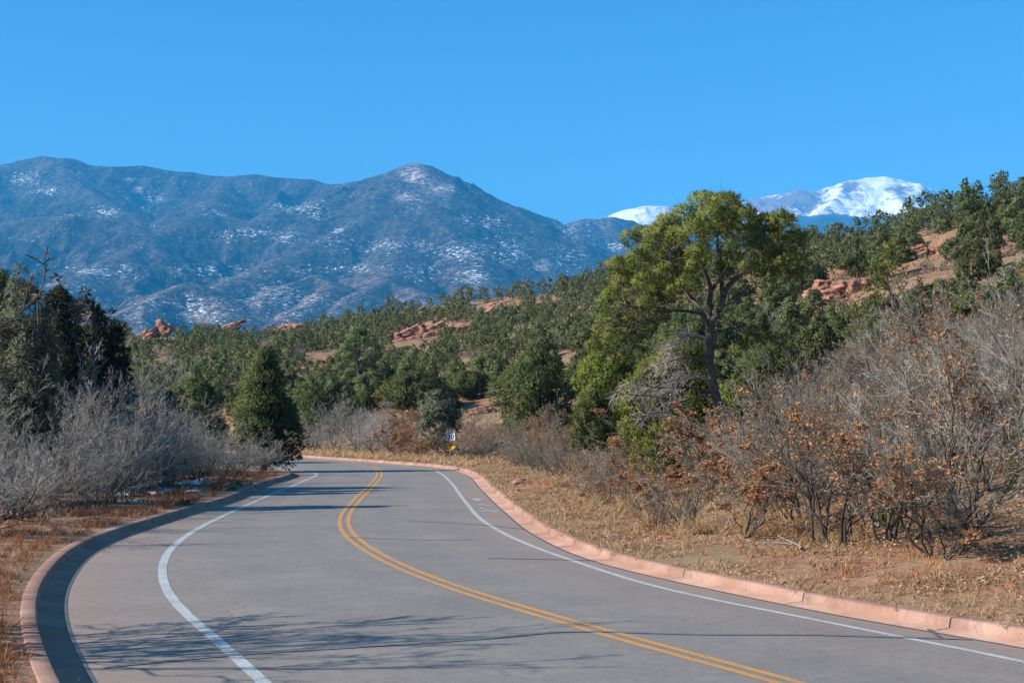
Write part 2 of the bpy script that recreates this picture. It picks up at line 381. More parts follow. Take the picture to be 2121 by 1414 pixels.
def verge(name, J, sgn, label):
    offs = np.array([0.505, 0.70, 1.0, 1.3, 1.7, 2.2, 2.8, 3.5, 4.3, 5.3, 6.5, 8.0])
    P = J[::2]
    L = np.stack([offset(P, sgn * o) for o in offs], 1); n, m = L.shape[:2]
    x, y = L[..., 0].ravel(), L[..., 1].ravel()
    z = terrain(x, y).reshape(n, m)
    z[:, 0] = 0.126; z[:, -1] -= 0.25; z[:, -2] -= 0.03
    f = grid_faces(n, m)
    if sgn < 0: f = f[:, ::-1]
    o = link(name, Geo().add(np.column_stack([x, y, z.ravel()]), f).mesh(name, M['soil'], True))
    tag(o, label, kind="structure")
verge("verge_right", JR, 1, "dry grassy bank beside the kerb on the sunny side of the road")
verge("verge_left", JL, -1, "rust coloured grassy strip behind the shaded kerb")

# road surface
nS, nC = 420, 26
def resamp(p, n):
    d = np.concatenate([[0], np.cumsum(np.linalg.norm(np.diff(p[:, :2], axis=0), axis=1))]); t = np.linspace(0, d[-1], n)
    return np.column_stack([np.interp(t, d, p[:, 0]), np.interp(t, d, p[:, 1])])
a_, b_ = resamp(JL, nS), resamp(JR, nS)
cr = np.linspace(0, 1, nC)
RV = a_[:, None] * (1 - cr)[None, :, None] + b_[:, None] * cr[None, :, None]
rx, ry = RV[..., 0].ravel(), RV[..., 1].ravel()
rm = Geo().add(np.column_stack([rx, ry, np.zeros(len(rx))]), grid_faces(nS, nC)).mesh("road", M['asphalt'])
dR, dL = -near_dist(rx, ry, JR), near_dist(rx, ry, JL)
dy = np.abs(near_dist(rx, ry, YEL))
dust = np.exp(-np.minimum(dR, dL) / 0.8) * .9
wear = np.exp(-((dy - 0.95) / .35) ** 2) * .6 + np.exp(-((dy - 2.45) / .35) ** 2) * .6 + np.exp(-(dy / .18) ** 2) * 1.4
for nm, val in (("dust", dust), ("wear", wear)):
    at = rm.attributes.new(nm, 'FLOAT', 'POINT'); at.data.foreach_set("value", val.astype(np.float32))
road = tag(link("road", rm), "two lane grey asphalt road winding in an S curve", kind="structure")
def marking(name, P, a, b, mat, z=0.004, label=None):
    V, f = strip(P, a, b, z); m = V.reshape(-1, 2, 3); c = m.mean(1, keepdims=True)
    kk = 1 + .16 * (np.array([vnoise(c[:, 0, 0] * 3 + i * 9, c[:, 0, 1] * 3, 40 + i) for i in (0, 1)]).T - .5)
    m[..., :2] = (c + (m - c) * kk[..., None])[..., :2]
    o = link(name, Geo().add(V, f).mesh(name, mat), road)
    if label: o["label"] = label
    return o
marking("centre_line", YEL, -0.155, -0.05, M['yellow_paint'], label="left of the two yellow centre lines")
marking("centre_line", YEL, 0.05, 0.155, M['yellow_paint'], label="right of the two yellow centre lines")
marking("edge_line", WR, -0.055, 0.055, M['white_paint'], label="white edge line by the sunny kerb")
marking("edge_line", WL, -0.07, 0.07, M['white_paint'], label="white edge line by the shaded kerb")
marking("joint_seal", JR, -0.05, 0.004, M['seal'], 0.004)
marking("joint_seal", JL, -0.004, 0.035, M['seal'], 0.004)
def seal(pts, w, mat, z=0.008):
    P = spline([gpx(*p) for p in pts], 0.1, 0.25)
    P = P + 0.02 * (np.column_stack([vnoise(P[:, 0] * 4, P[:, 1] * 4, 3), vnoise(P[:, 0] * 4, P[:, 1] * 4, 4)]) - .5)
    marking("crack_seal", P, -w, w, mat, z)
seal([(215,1382),(502,1355),(760,1339),(1013,1322),(1191,1307),(1282,1309),(1460,1314),(1652,1314),(1870,1320),(2015,1324)], 0.05, M['seal_faint'])
seal([(1925,1303),(1936,1312),(1952,1322)], 0.03, M['seal'])
seal([(850,1079),(960,1084),(1090,1096)], 0.03, M['seal_faint'])
seal([(720,1112),(830,1117),(990,1118)], 0.03, M['seal_faint'])
seal([(1010,1156),(1120,1158),(1232,1161)], 0.03, M['seal'])

# faded bicycle symbol in the shoulder
def flat_poly(name, pix, mat, z=0.006):
    v = [(*gpx(*p), z) for p in pix]
    me = bpy.data.meshes.new(name); me.from_pydata(v, [], [list(range(len(v)))]); me.materials.append(mat)
    o = link(name, me, road); return o
flat_poly("bicycle_marking", [(976,1032),(983,1031),(996,1033),(999,1035),(994,1037),(984,1036.5)], M['worn_paint'])
flat_poly("bicycle_marking", [(986,1045),(996,1043.5),(1004,1044),(1004,1045.5),(994,1045.6)], M['worn_paint'])
flat_poly("bicycle_marking", [(1004,1046),(1016,1046),(1022,1047.5),(1010,1047.6)], M['worn_paint'])
flat_poly("arrow_marking", [(990,1052.5),(1000,1051),(1003,1053),(994,1054.2)], M['worn_paint'])
flat_poly("arrow_marking", [(994,1058.5),(1008,1055.2),(1036,1059),(1032,1061),(1009,1057.6),(1000,1059.8)], M['worn_paint'])

# kerbs in cast segments with open joints
PROF = [(0.0, -0.12), (0.0, 0.001), (KW_PAN, 0.022), (0.328, 0.107), (0.337, 0.126), (0.355, 0.137), (0.50, 0.143), (0.52, 0.133), (0.52, -0.12)]
def kerb(name, J, sgn, label, skips=()):
    root = tag(link(name, None), label, kind="structure")
    L = [offset(J, sgn * p[0]) for p in PROF]
    seg = int(3.05 / 0.25); n = len(J)
    s = 0; k = 0
    rng = random.Random(4)
    while s + 4 < n:
        e = min(n - 1, s + seg + rng.choice((-1, 0, 0, 1)))
        mid = J[(s + e) // 2]
        if 2 < mid[1] < 126 and not any(a < mid[1] < b for a, b in skips):
            idx = np.linspace(s, e, (e - s) // 2 + 1); i0 = np.floor(idx).astype(int); fr = (idx - i0)
            idx[0] += 0.035; idx[-1] -= 0.035
            V = []
            for l, p in zip(L, PROF):
                q = np.column_stack([np.interp(idx, np.arange(n), l[:, 0]), np.interp(idx, np.arange(n), l[:, 1])])
                V.append(np.column_stack([q, np.full(len(q), p[1])]))
            V = np.stack(V, 1); a, b = V.shape[:2]
            f = grid_faces(a, b)
            if sgn < 0: f = f[:, ::-1]
            g = Geo().add(V.reshape(-1, 3), f)
            cap = np.arange(b)[None, :]
            g.f.append(cap if sgn > 0 else cap[:, ::-1]); g.f.append((cap + (a - 1) * b)[:, ::-1] if sgn > 0 else cap + (a - 1) * b)
            link("kerb_segment", g.mesh("kerb_segment", M['concrete']), root)
        s = e; k += 1
kerb("kerb_right", JR, 1, "pink concrete kerb and gutter in the sun along the far side of the road")
kerb("kerb_left", JL, -1, "red concrete kerb and gutter with its face in shade", skips=((66, 70),))

# ------------------------------------------------------------------ mountains
def mountain(name, label, ridges, u0, u1, nu, d0, d1, nd, mat, base, slope, seed, rough, attrs, gs=420.0):
    u = np.linspace(u0, u1, nu); D = np.geomspace(d0, d1, nd)
    DD, UU = np.meshgrid(D, u, indexing='ij')
    X, Y = (UU * DD).ravel(), DD.ravel()
    Zb = np.full(len(X), -1e9); dist = np.full(len(X), 1e9)
    sp = fbm(X / 900, Y / 900, 4, seed)
    for rg in ridges:
        sl = slope
        P = np.array([px(*p) for p in rg])
        for a, b in zip(P[:-1], P[1:]):
            d2 = b[:2] - a[:2]; t = np.clip(((X - a[0]) * d2[0] + (Y - a[1]) * d2[1]) / (d2 @ d2), 0, 1)
            d = np.hypot(X - a[0] - t * d2[0], Y - a[1] - t * d2[1])
            de = d * (0.72 + 0.56 * sp)
            soft = 45.0
            z = a[2] + t * (b[2] - a[2]) - sl * (np.sqrt(de * de + soft * soft) - soft)
            up = z > Zb
            Zb = np.where(up, z, Zb); dist = np.minimum(dist, d)
    k = np.clip(dist / (gs * 1.0), 0, 1)
    gul = fbm(X / gs + 3, Y / gs, 5, seed + 3, ridged=True)
    Zb = Zb + k * rough * (gul - 0.72) + (fbm(X / 120, Y / 120, 4, seed + 8) - .5) * rough * 0.22 * (0.25 + k)
    Zb = np.maximum(Zb, base + 60 * fbm(X / 700, Y / 700, 3, seed))
    me = Geo().add(np.column_stack([X, Y, Zb]), grid_faces(nd, nu)).mesh(name, mat, True)
    zz = Zb.reshape(nd, nu)
    gx = np.gradient(zz, axis=1) / np.gradient(X.reshape(nd, nu), axis=1)
    gy = np.gradient(zz, axis=0) / np.gradient(Y.reshape(nd, nu), axis=0)
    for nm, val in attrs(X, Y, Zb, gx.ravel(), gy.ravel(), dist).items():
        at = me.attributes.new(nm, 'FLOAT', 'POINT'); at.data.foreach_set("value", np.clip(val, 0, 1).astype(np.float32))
    return tag(link(name, me), label, kind="structure")

def spots(X, Y, Z, lst):
    x = 1060.5 + X / Y * F; y = YH - (Z - CAMH) / Y * F
    v = np.zeros(len(X))
    for sx, sy, rx_, ry_, s in lst:
        v = np.maximum(v, s * np.exp(-(((x - sx) / rx_) ** 2 + ((y - sy) / ry_) ** 2)))
    return v

def mountain_mat():
    m, nt, b = new_mat("mountain_forest")
    big = noise(nt, 0.0016, 4); mid = noise(nt, 0.008, 5, rough=0.65); fine = noise(nt, 0.035, 3, rough=0.7)
    c = ramp(nt, mid, [(0.34, (0.006, 0.010, 0.009)), (0.5, (0.018, 0.025, 0.019)), (0.68, (0.056, 0.056, 0.041))])
    c = mix(nt, mth(nt, 'MULTIPLY', attr(nt, "dry"), ramp(nt, fine, [(0.35, (0.35,)*3), (0.6, (1, 1, 1))])), c, (0.16, 0.11, 0.09))  # dry ground tint; also carries sunlit-side lightening painted into the colour
    c = mix(nt, mth(nt, 'MULTIPLY', attr(nt, "rock"), ramp(nt, fine, [(0.35, (0.2,)*3), (0.55, (1, 1, 1))])), c, (0.46, 0.36, 0.32))
    c = mix(nt, 0.85, c, ramp(nt, fine, [(0.34, (0.25,)*3), (0.5, (0.8,)*3), (0.68, (1.6,)*3)]), 'MULTIPLY')
    mp = nt.nodes.new("ShaderNodeMapping"); mp.inputs["Scale"].default_value = (0.8, 0.8, 2.4)
    nt.links.new(nt.nodes["Geo"].outputs["Position"], mp.inputs[0])
    sn = noise(nt, 0.05, 6, mp.outputs[0], 0.85)
    sn2 = noise(nt, 0.0042, 3, mp.outputs[0])
    f = mth(nt, 'ADD', mth(nt, 'ADD', mth(nt, 'MULTIPLY', attr(nt, "snow"), 0.20), mth(nt, 'MULTIPLY', sn, 1.6)), mth(nt, 'MULTIPLY', sn2, 0.2))
    f = mth(nt, 'MULTIPLY', f, 0.6)
    c = mix(nt, ramp(nt, f, [(0.662, (0, 0, 0)), (0.700, (0.9,)*3)]), c, (0.80, 0.83, 0.88))
    nt.links.new(c, b.inputs["Base Color"]); b.inputs["Roughness"].default_value = 0.95
    bump(nt, b, fine, 1.0, 22.0); return m
def peak_mat():
    m, nt, b = new_mat("snowy_peak")
    mid = noise(nt, 0.006, 6, rough=0.7); fine = noise(nt, 0.02, 5, rough=0.7)
    f = mth(nt, 'ADD', mth(nt, 'ADD', mth(nt, 'MULTIPLY', attr(nt, "snow"), 0.75), mth(nt, 'MULTIPLY', mid, 0.75)), mth(nt, 'MULTIPLY', fine, 0.45))
    f = mth(nt, 'MULTIPLY', f, 0.6)
    c = mix(nt, ramp(nt, f, [(0.735, (0, 0, 0)), (0.80, (1, 1, 1))]), mix(nt, attr(nt, "forest"), (0.20, 0.16, 0.15), (0.030, 0.042, 0.034)), (0.86, 0.88, 0.91))
    nt.links.new(c, b.inputs["Base Color"]); b.inputs["Roughness"].default_value = 0.9
    bump(nt, b, mid, 0.7, 40.0); return m

def attrs_front(X, Y, Z, gx, gy, dist):
    low = sstep(700, 350, Z)
    dry = np.clip(gx * 2.2 + 0.10, 0, 1) * (low * 0.70 + 0.14)  # dry low foothills, plus painted lightening of sun-facing flanks for slope contrast
    crest = np.exp(-dist / 70.0)
    snow = spots(X, Y, Z, [(60,372,60,18,.75),(100,395,35,12,.8),(215,440,40,14,.85),(315,466,12,8,1),(155,448,40,8,.6),(285,410,50,16,.65),(330,412,14,8,.9),(440,440,45,25,.55),(610,428,60,12,.85),(660,447,25,10,.7),
        (520,480,70,12,.9),(590,490,40,14,.95),(700,478,22,8,1.1),(690,500,70,14,.65),(640,560,60,14,.7),(700,553,60,10,.9),(745,557,35,12,.95),(840,510,120,14,.75),(860,560,80,22,.85),(960,520,60,26,.85),(980,570,45,26,.85),(790,515,60,14,.7),
        (440,560,80,14,.8),(220,570,90,24,.75),(160,590,80,20,.6),(400,640,110,40,.72),(560,620,130,45,.62),(300,640,60,30,.6),(840,650,120,40,.5),(1010,460,60,25,.7),(1060,520,60,40,.75),(1150,540,80,50,.7),(1200,480,60,30,.75),(1260,510,50,12,.95),(980,450,40,20,.6),(730,400,30,14,.6),(880,420,60,20,.45),(930,385,40,14,.6)])
    snow = np.maximum(snow, 0.02 + 0.2 * np.clip(-gx - .15, 0, .6))
    rockm = spots(X, Y, Z, [(856,362,22,16,1.3),(878,378,18,10,.8),(845,408,20,9,.9),(905,392,26,10,.6),(1262,450,10,4,.5),(270,372,10,5,.8),(285,392,8,5,.8)]) + crest * 0.12
    return dict(snow=snow, dry=dry, rock=rockm)
R1 = [
    [(-420,360,8300),(-200,335,8200),(0,341,8000),(45,332,8000),(90,323,8000),(150,330,7900),(190,343,7900),(230,346,7900),(290,343,8000),(340,352,8000),(400,358,8000),(470,367,7900),(530,361,7900),(580,368,7800),(640,373,7700),(685,383,7600),(720,379,7400),(780,369,7200),(812,357,7000),(838,346,6950),(860,339,6900),(884,346,6950),(902,360,7000),(926,378,7050),(960,392,7150),(1000,412,7250),(1040,424,7300),(1075,430,7400),(1110,445,7500),(1135,458,7550),(1160,468,7600)],
    [(1160,468,7900),(1195,457,7900),(1215,452,7800),(1240,455,7800),(1262,450,7800),(1290,455,7900),(1340,470,8000),(1420,490,8100),(1560,500,8300),(1800,520,8500),(2200,520,8600)],
    [(90,323,8000),(150,372,7500),(210,410,7000),(270,448,6600),(310,480,6200)],
    [(-200,470,6400),(0,462,6300),(60,452,6200),(130,447,6100),(190,434,6000),(240,452,5900),(290,478,5700),(330,520,5400)],
    [(470,367,7900),(455,395,7400),(430,428,6600),(395,450,6200),(360,470,5900),(300,505,5500),(235,541,5100),(150,585,4700)],
    [(430,428,6600),(490,452,6400),(560,470,6200),(620,500,5900)],
    [(720,379,7400),(705,400,7000),(670,415,6800),(620,428,6600),(575,440,6400),(540,462,6100)],
    [(812,357,7000),(800,400,6600),(770,440,6200),(720,472,5900),(675,499,5600),(600,530,5300),(525,562,5000),(435,600,4600)],
    [(860,339,6900),(868,380,6600),(880,425,6200),(928,480,5700),(970,530,5300),(1010,585,4900),(1035,625,4600)],
    [(880,425,6200),(850,470,5800),(820,520,5400),(800,582,4700),(760,600,4500),(715,630,4200),(690,660,4000)],
    [(800,582,4700),(850,595,4600),(900,620,4400),(960,650,4200)],
    [(650,568,4800),(610,585,4600),(560,612,4400),(515,650,4100),(480,690,3800)],
    [(650,568,4800),(690,590,4600),(650,630,4200),(600,665,3900),(560,700,3700)],
    [(435,600,4600),(393,587,4300),(350,602,4200),(297,627,4000),(230,655,3800),(150,680,3600)],
    [(393,587,4300),(440,612,4200),(480,645,4000),(520,685,3800)],
    [(297,627,4000),(290,650,3800),(310,690,3600)],
    [(150,585,4700),(60,600,4500),(-60,610,4400),(-200,620,4300)],
    [(1040,424,7300),(1070,470,6700),(1110,510,6200),(1130,560,5600),(1140,610,5200)],
    [(1215,452,7800),(1180,480,7100),(1200,520,6500),(1230,560,6000),(1250,610,5500)],
    [(1262,450,7800),(1290,500,7100),(1320,540,6600),(1360,600,6000)],
]
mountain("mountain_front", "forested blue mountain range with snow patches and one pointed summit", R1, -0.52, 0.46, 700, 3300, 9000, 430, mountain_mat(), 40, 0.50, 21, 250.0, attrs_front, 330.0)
def attrs_peak(X, Y, Z, gx, gy, dist):
    y = YH - (Z - CAMH) / Y * F; x = 1060.5 + X / Y * F
    line = np.interp(x, [1200, 1350, 1500, 1640, 1720, 1800, 1900, 2000, 2300], [470, 475, 470, 455, 448, 455, 448, 440, 440])
    s = sstep(6, -10, y - line + 14 * (fbm(X / 300, Y / 300, 4, 77) - .5))
    rockm = spots(X, Y, Z, [(1600,425,60,16,.75),(1660,412,40,20,.9),(1560,420,25,12,.4),(1760,388,16,10,.8),(1870,395,25,10,.35),(1910,420,30,14,.35),(1390,440,8,20,.3)])
    fr = sstep(-14, 4, y - line)
    return dict(snow=s * (1 - 0.5 * rockm), forest=fr)
R2 = [
    [(1180,500,12600),(1230,465,12500),(1265,448,12400),(1300,434,12400),(1335,427,12400),(1360,426,12500),(1390,430,12600),(1420,431,12900),(1480,422,13400),(1545,413,13800),(1590,405,13800),(1630,401,13700),(1655,393,13600),(1680,397,13600),(1695,394,13700),(1720,388,13800),(1745,383,13800),(1758,374,13700),(1775,373,13800),(1800,368,13900),(1830,366,13900),(1858,371,13900),(1885,382,13900),(1915,399,14000),(1945,408,14100),(1965,412,14200),(2000,424,14300),(2100,440,14400),(2300,460,14500)],
    [(1758,374,13700),(1735,405,13200),(1710,432,12700),(1680,465,12100)],
    [(1655,393,13600),(1640,425,13100),(1610,455,12600)],
    [(1830,366,13900),(1850,400,13300),(1880,430,12700),(1920,455,12200)],
    [(1390,430,12600),(1372,460,12000)],
    [(1500,500,11600),(1600,485,11500),(1660,468,11400),(1700,452,11400),(1735,462,11400),(1790,468,11300),(1850,455,11300),(1920,446,11400),(1990,442,11500),(2150,440,11600),(2300,440,11700)],
]
mountain("mountain_peak", "distant snow covered peak with bare rock ribs", R2, 0.02, 0.46, 520, 10500, 15800, 240, peak_mat(), 400, 0.55, 55, 260.0, attrs_peak, 380.0)

# ------------------------------------------------------------------ plant builders
def clump_points(rng, clumps, dens, bias=0.25):
    """points through the outer shell of each clump, outward directions"""
    P, D = [], []
    for c, r in clumps:
        r = np.broadcast_to(np.asarray(r, float), (3,))
        n = max(6, int(dens * (r[0] * r[1] * r[2]) ** (2 / 3)))
        d = rng.normal(size=(n, 3)); d[:, 2] += bias; d = nrm(d)
        k = rng.uniform(0.35, 1.08, (n, 1)) ** 0.6
        P.append(np.asarray(c) + d * r * k); D.append(d)
    return np.concatenate(P), np.concatenate(D)

def blades(rng, P, D, n, L, W, spread, up=0.3, back=0.3):
    P = np.repeat(P, n, 0); D = np.repeat(D, n, 0)
    d = D + spread * rng.normal(size=D.shape); d[:, 2] += up; d = nrm(d)
    s = nrm(np.cross(d, rng.normal(size=d.shape)))
    l = L * rng.uniform(0.6, 1.25, (len(P), 1)); w = W * rng.uniform(0.6, 1.2, (len(P), 1))
    a = P - d * l * back
    gn = np.cross(s, d); s = np.where((gn * D).sum(1, keepdims=True) < 0, -s, s)          # every blade faces outward
    V = np.stack([a - s * w * .5, a + s * w * .5, P + d * l * (1 - back)], 1)
    return V.reshape(-1, 3), np.arange(len(P) * 3).reshape(-1, 3)

def leafy(rng, P, D, n, L, W, spread, up=0.3, back=0.3, centre=None):
    """a crown mesh whose blades are shaded by the outward direction of their clump"""
    V, f = blades(rng, P, D, n, L, W, spread, up, back)
    nn = D if centre is None else nrm(D * .75 + nrm(P - centre) * .55)
    nn = nrm(np.repeat(nn, 3 * n, 0) + .28 * np.repeat(rng.normal(size=(len(P) * n, 3)), 3, 0))
    return V, f, nn
def leafy_mesh(name, mat, *a, **k):
    V, f, nn = leafy(*a, **k); return Geo().add(V, f).mesh(name, mat, normals=nn)

def curve_pts(a, b, sag, n, rng, jit=0.04):
    t = np.linspace(0, 1, n)[:, None]; a = np.asarray(a); b = np.asarray(b)
    p = a + (b - a) * t; p[:, 2] += sag * np.sin(t[:, 0] * math.pi)
    L = np.linalg.norm(b - a); j = rng.normal(size=(n, 3)) * jit * L; j[0] = 0; j[-1] = 0
    return p + j

def limbs_to(rng, trunk, clumps, r0, sides=5):
    """limbs from the trunk path to every clump"""
    P, R = [], []
    for c, r in clumps:
        c = np.asarray(c)
        zt = c[2] - 0.55 * np.linalg.norm(c[:2] - trunk[:, :2].mean(0))
        k = int(np.clip(np.searchsorted(trunk[:, 2], zt), 1, len(trunk) - 1))
        P.append(curve_pts(trunk[k], c, -0.05 * np.linalg.norm(c - trunk[k]), 6, rng))
        R.append(np.linspace(r0 * 0.28, r0 * 0.06, 6))
    return tubes(np.array(P), np.array(R), sides)

def envelope(rng, kind, H, Wd, n, cr):
    """clump centres filling a crown envelope"""
    out = []
    for i in range(n):
        t = rng.uniform(0, 1); a = rng.uniform(0, 2 * math.pi)
        if kind == 'cone':   R = Wd * (1 - t) ** 0.75 * (1.0 if t > .08 else .7); z = H * (0.10 + 0.86 * t)
        elif kind == 'round': R = Wd * math.sqrt(max(0.02, 1 - (2 * t - 0.9) ** 2 / 1.25)); z = H * (0.14 + 0.76 * t)
        elif kind == 'oval':  R = Wd * math.sqrt(max(0.02, 1 - (1.7 * t - 0.65) ** 2 / 1.15)); z = H * (0.08 + 0.84 * t)
        elif kind == 'open':  R = Wd * math.sqrt(max(0.02, 1 - (2 * t - 0.8) ** 2 / 1.5)); z = H * (0.32 + 0.60 * t)
        R *= rng.uniform(0.35, 0.95) ** 0.5 * rng.uniform(0.8, 1.12)
        s = cr * rng.uniform(0.7, 1.25) * (0.75 if t > .8 else 1)
        out.append(((R * math.cos(a), R * math.sin(a), z), (s, s, s * 0.85)))
    out.append(((rng.normal() * .05 * Wd, 0, H - cr * 0.55), (cr * .6,) * 3))
    return out

def tree_meshes(seed, kind, H, Wd, nclump, cr, dens, nb, L, W, leaf, spread=0.55, up=0.35, trunk_r=0.12, bark='bark', limbs=True):
    rng = np.random.default_rng(seed)
    cl = envelope(rng, kind, H, Wd, nclump, cr)
    tp = curve_pts((0, 0, -0.25), (rng.normal() * .06 * H, rng.normal() * .06 * H, H * 0.86), 0, 8, rng, 0.012)
    g = Geo().add(*tubes(tp[None], np.linspace(trunk_r, trunk_r * .25, 8)[None], 7))
    if limbs: g.add(*limbs_to(rng, tp, cl, trunk_r, 4))
    P, D = clump_points(rng, cl, dens)
    return g.mesh("trunk", M[bark], True), leafy_mesh("crown", M[leaf], rng, P, D, nb, L, W, spread, up, centre=np.array([0, 0, H * .42]))

def place_tree(name, meshes, loc, rz, sc, label, group=None, cat="tree"):
    r = link(name, None, None, loc); r.rotation_euler = (0, 0, rz); r.scale = sc if hasattr(sc, '__len__') else (sc,) * 3
    tag(r, label, cat, group)
    link("trunk", meshes[0], r); link("crown", meshes[1], r)
    return r

def shrub_meshes(seed, H, Wd, stems=8, leaves=0, twig='twig', droop=0.0, fine=5, leafsize=.066, thick=1.0, stem='stem_bark'):
    rng = np.random.default_rng(seed)
    g = Geo(); g0 = Geo()
    n0 = stems
    a = rng.uniform(0, 2 * math.pi, n0); lean = rng.uniform(0.1, 1.0, n0) ** 0.8 * Wd / H
    D = nrm(np.column_stack([np.cos(a) * lean, np.sin(a) * lean, np.ones(n0)]))
    P = np.column_stack([np.cos(a) * .12, np.sin(a) * .12, np.full(n0, -0.15)]) * rng.uniform(.3, 1.6, (n0, 1))
    L = H * rng.uniform(.55, .9, n0) / np.maximum(D[:, 2], .5); R = rng.uniform(.016, .032, n0)
    tips = []
    spec = [(6, 5, 0.05), (5, 4, 0.10), (5, 3, 0.12), (fine, 2, 0.15)]
    for lev in range(5):
        segs = (6, 5, 4, 3, 2)[lev]; n = len(P)
        t = np.linspace(0, 1, segs)
        bend = rng.normal(size=(n, 3)) * (0.16 if lev < 3 else 0.10); bend[:, 2] += (0.10 if lev in (1, 2) else 0) - droop * (lev > 1)
        Q = P[:, None] + L[:, None, None] * (D[:, None] * t[None, :, None] + bend[:, None] * (t ** 2)[None, :, None])
        Q[:, 1:-1] += rng.normal(size=(n, segs - 2, 3)) * (L[:, None, None] * 0.03)
        rad = R[:, None] * (1 - 0.68 * t)[None]
        if lev == 4: rad[:, -1] = 0.0006
        (g0 if lev < 2 else g).add(*tubes(Q, rad * thick, (5, 4, 3, 3, 3)[lev]))
        if lev >= 3: tips.append(Q[:, -1])
        if lev == 4: break
        nch = spec[lev][0]
        tt = rng.uniform(0.28 if lev else 0.22, 1.0, (n, nch)); tt[:, 0] = 1.0
        k = np.clip((tt * (segs - 1)).astype(int), 0, segs - 2); f = tt * (segs - 1) - k
        ii = np.arange(n)[:, None]
        Pn = Q[ii, k] * (1 - f)[..., None] + Q[ii, k + 1] * f[..., None]
        T = nrm(Q[ii, k + 1] - Q[ii, k])
        side = nrm(rng.normal(size=T.shape)); ang = rng.uniform(.35, .95, tt.shape)[..., None]; ang[:, 0] *= 0.35
        Dn = nrm(T * np.cos(ang) + side * np.sin(ang) + np.array([0, 0, 0.12]))
        Ln = L[:, None] * rng.uniform(.32, .62, tt.shape) * (1.15 - 0.45 * tt)
        Rn = np.maximum(R[:, None] * (1 - .68 * tt) * rng.uniform(.5, .75, tt.shape), (.008, .006, .0046, .0038)[lev])
        P, D, L, R = Pn.reshape(-1, 3), Dn.reshape(-1, 3), Ln.ravel(), Rn.ravel()
        keep = P[:, 2] > 0.02; P, D, L, R = P[keep], D[keep], L[keep], R[keep]
    br = (g0.mesh("branches", M[stem], True), g.mesh("twigs", M[twig]))
    lf = None
    if leaves:
        T = np.concatenate(tips); w = vnoise(T[:, 0] * 2.2 + seed, T[:, 2] * 2.2 + T[:, 1] * 1.5, seed) ** 6 + .004
        T = T[rng.choice(len(T), leaves, True, w / w.sum())] + rng.normal(size=(leaves, 3)) * .03
        lf = Geo().add(*leaf_quads(rng, T, leafsize, leafsize * .62)).mesh("dead_leaves", M['dead_leaf'])
    return br, lf

def leaf_quads(rng, P, L, W, flat=0.0):
    n = len(P); d = rng.normal(size=(n, 3)); d[:, 2] *= (1 - flat); d = nrm(d)
    up = rng.normal(size=(n, 3)) * (1 - flat) + np.array([0, 0, flat * 2]); s = nrm(np.cross(d, up)); nn = np.cross(s, d)
    l = L * rng.uniform(.6, 1.3, (n, 1)); w = W * rng.uniform(.7, 1.3, (n, 1))
    V = np.stack([P - d * l * .5, P + s * w * .5 + nn * w * .35, P + d * l * .5, P - s * w * .5 + nn * w * .35], 1).reshape(-1, 3)
    i = np.arange(n)[:, None] * 4
    return V, np.concatenate([i + np.array([[0, 1, 2]]), i + np.array([[0, 2, 3]])])

def ordinal(n):
    return {1: "first", 2: "second", 3: "third", 4: "fourth", 5: "fifth", 6: "sixth", 7: "seventh", 8: "eighth", 9: "ninth", 10: "tenth", 11: "eleventh", 12: "twelfth"}.get(n, f"{n}{'st' if n % 10 == 1 and n != 11 else 'nd' if n % 10 == 2 and n != 12 else 'rd' if n % 10 == 3 and n != 13 else 'th'}")

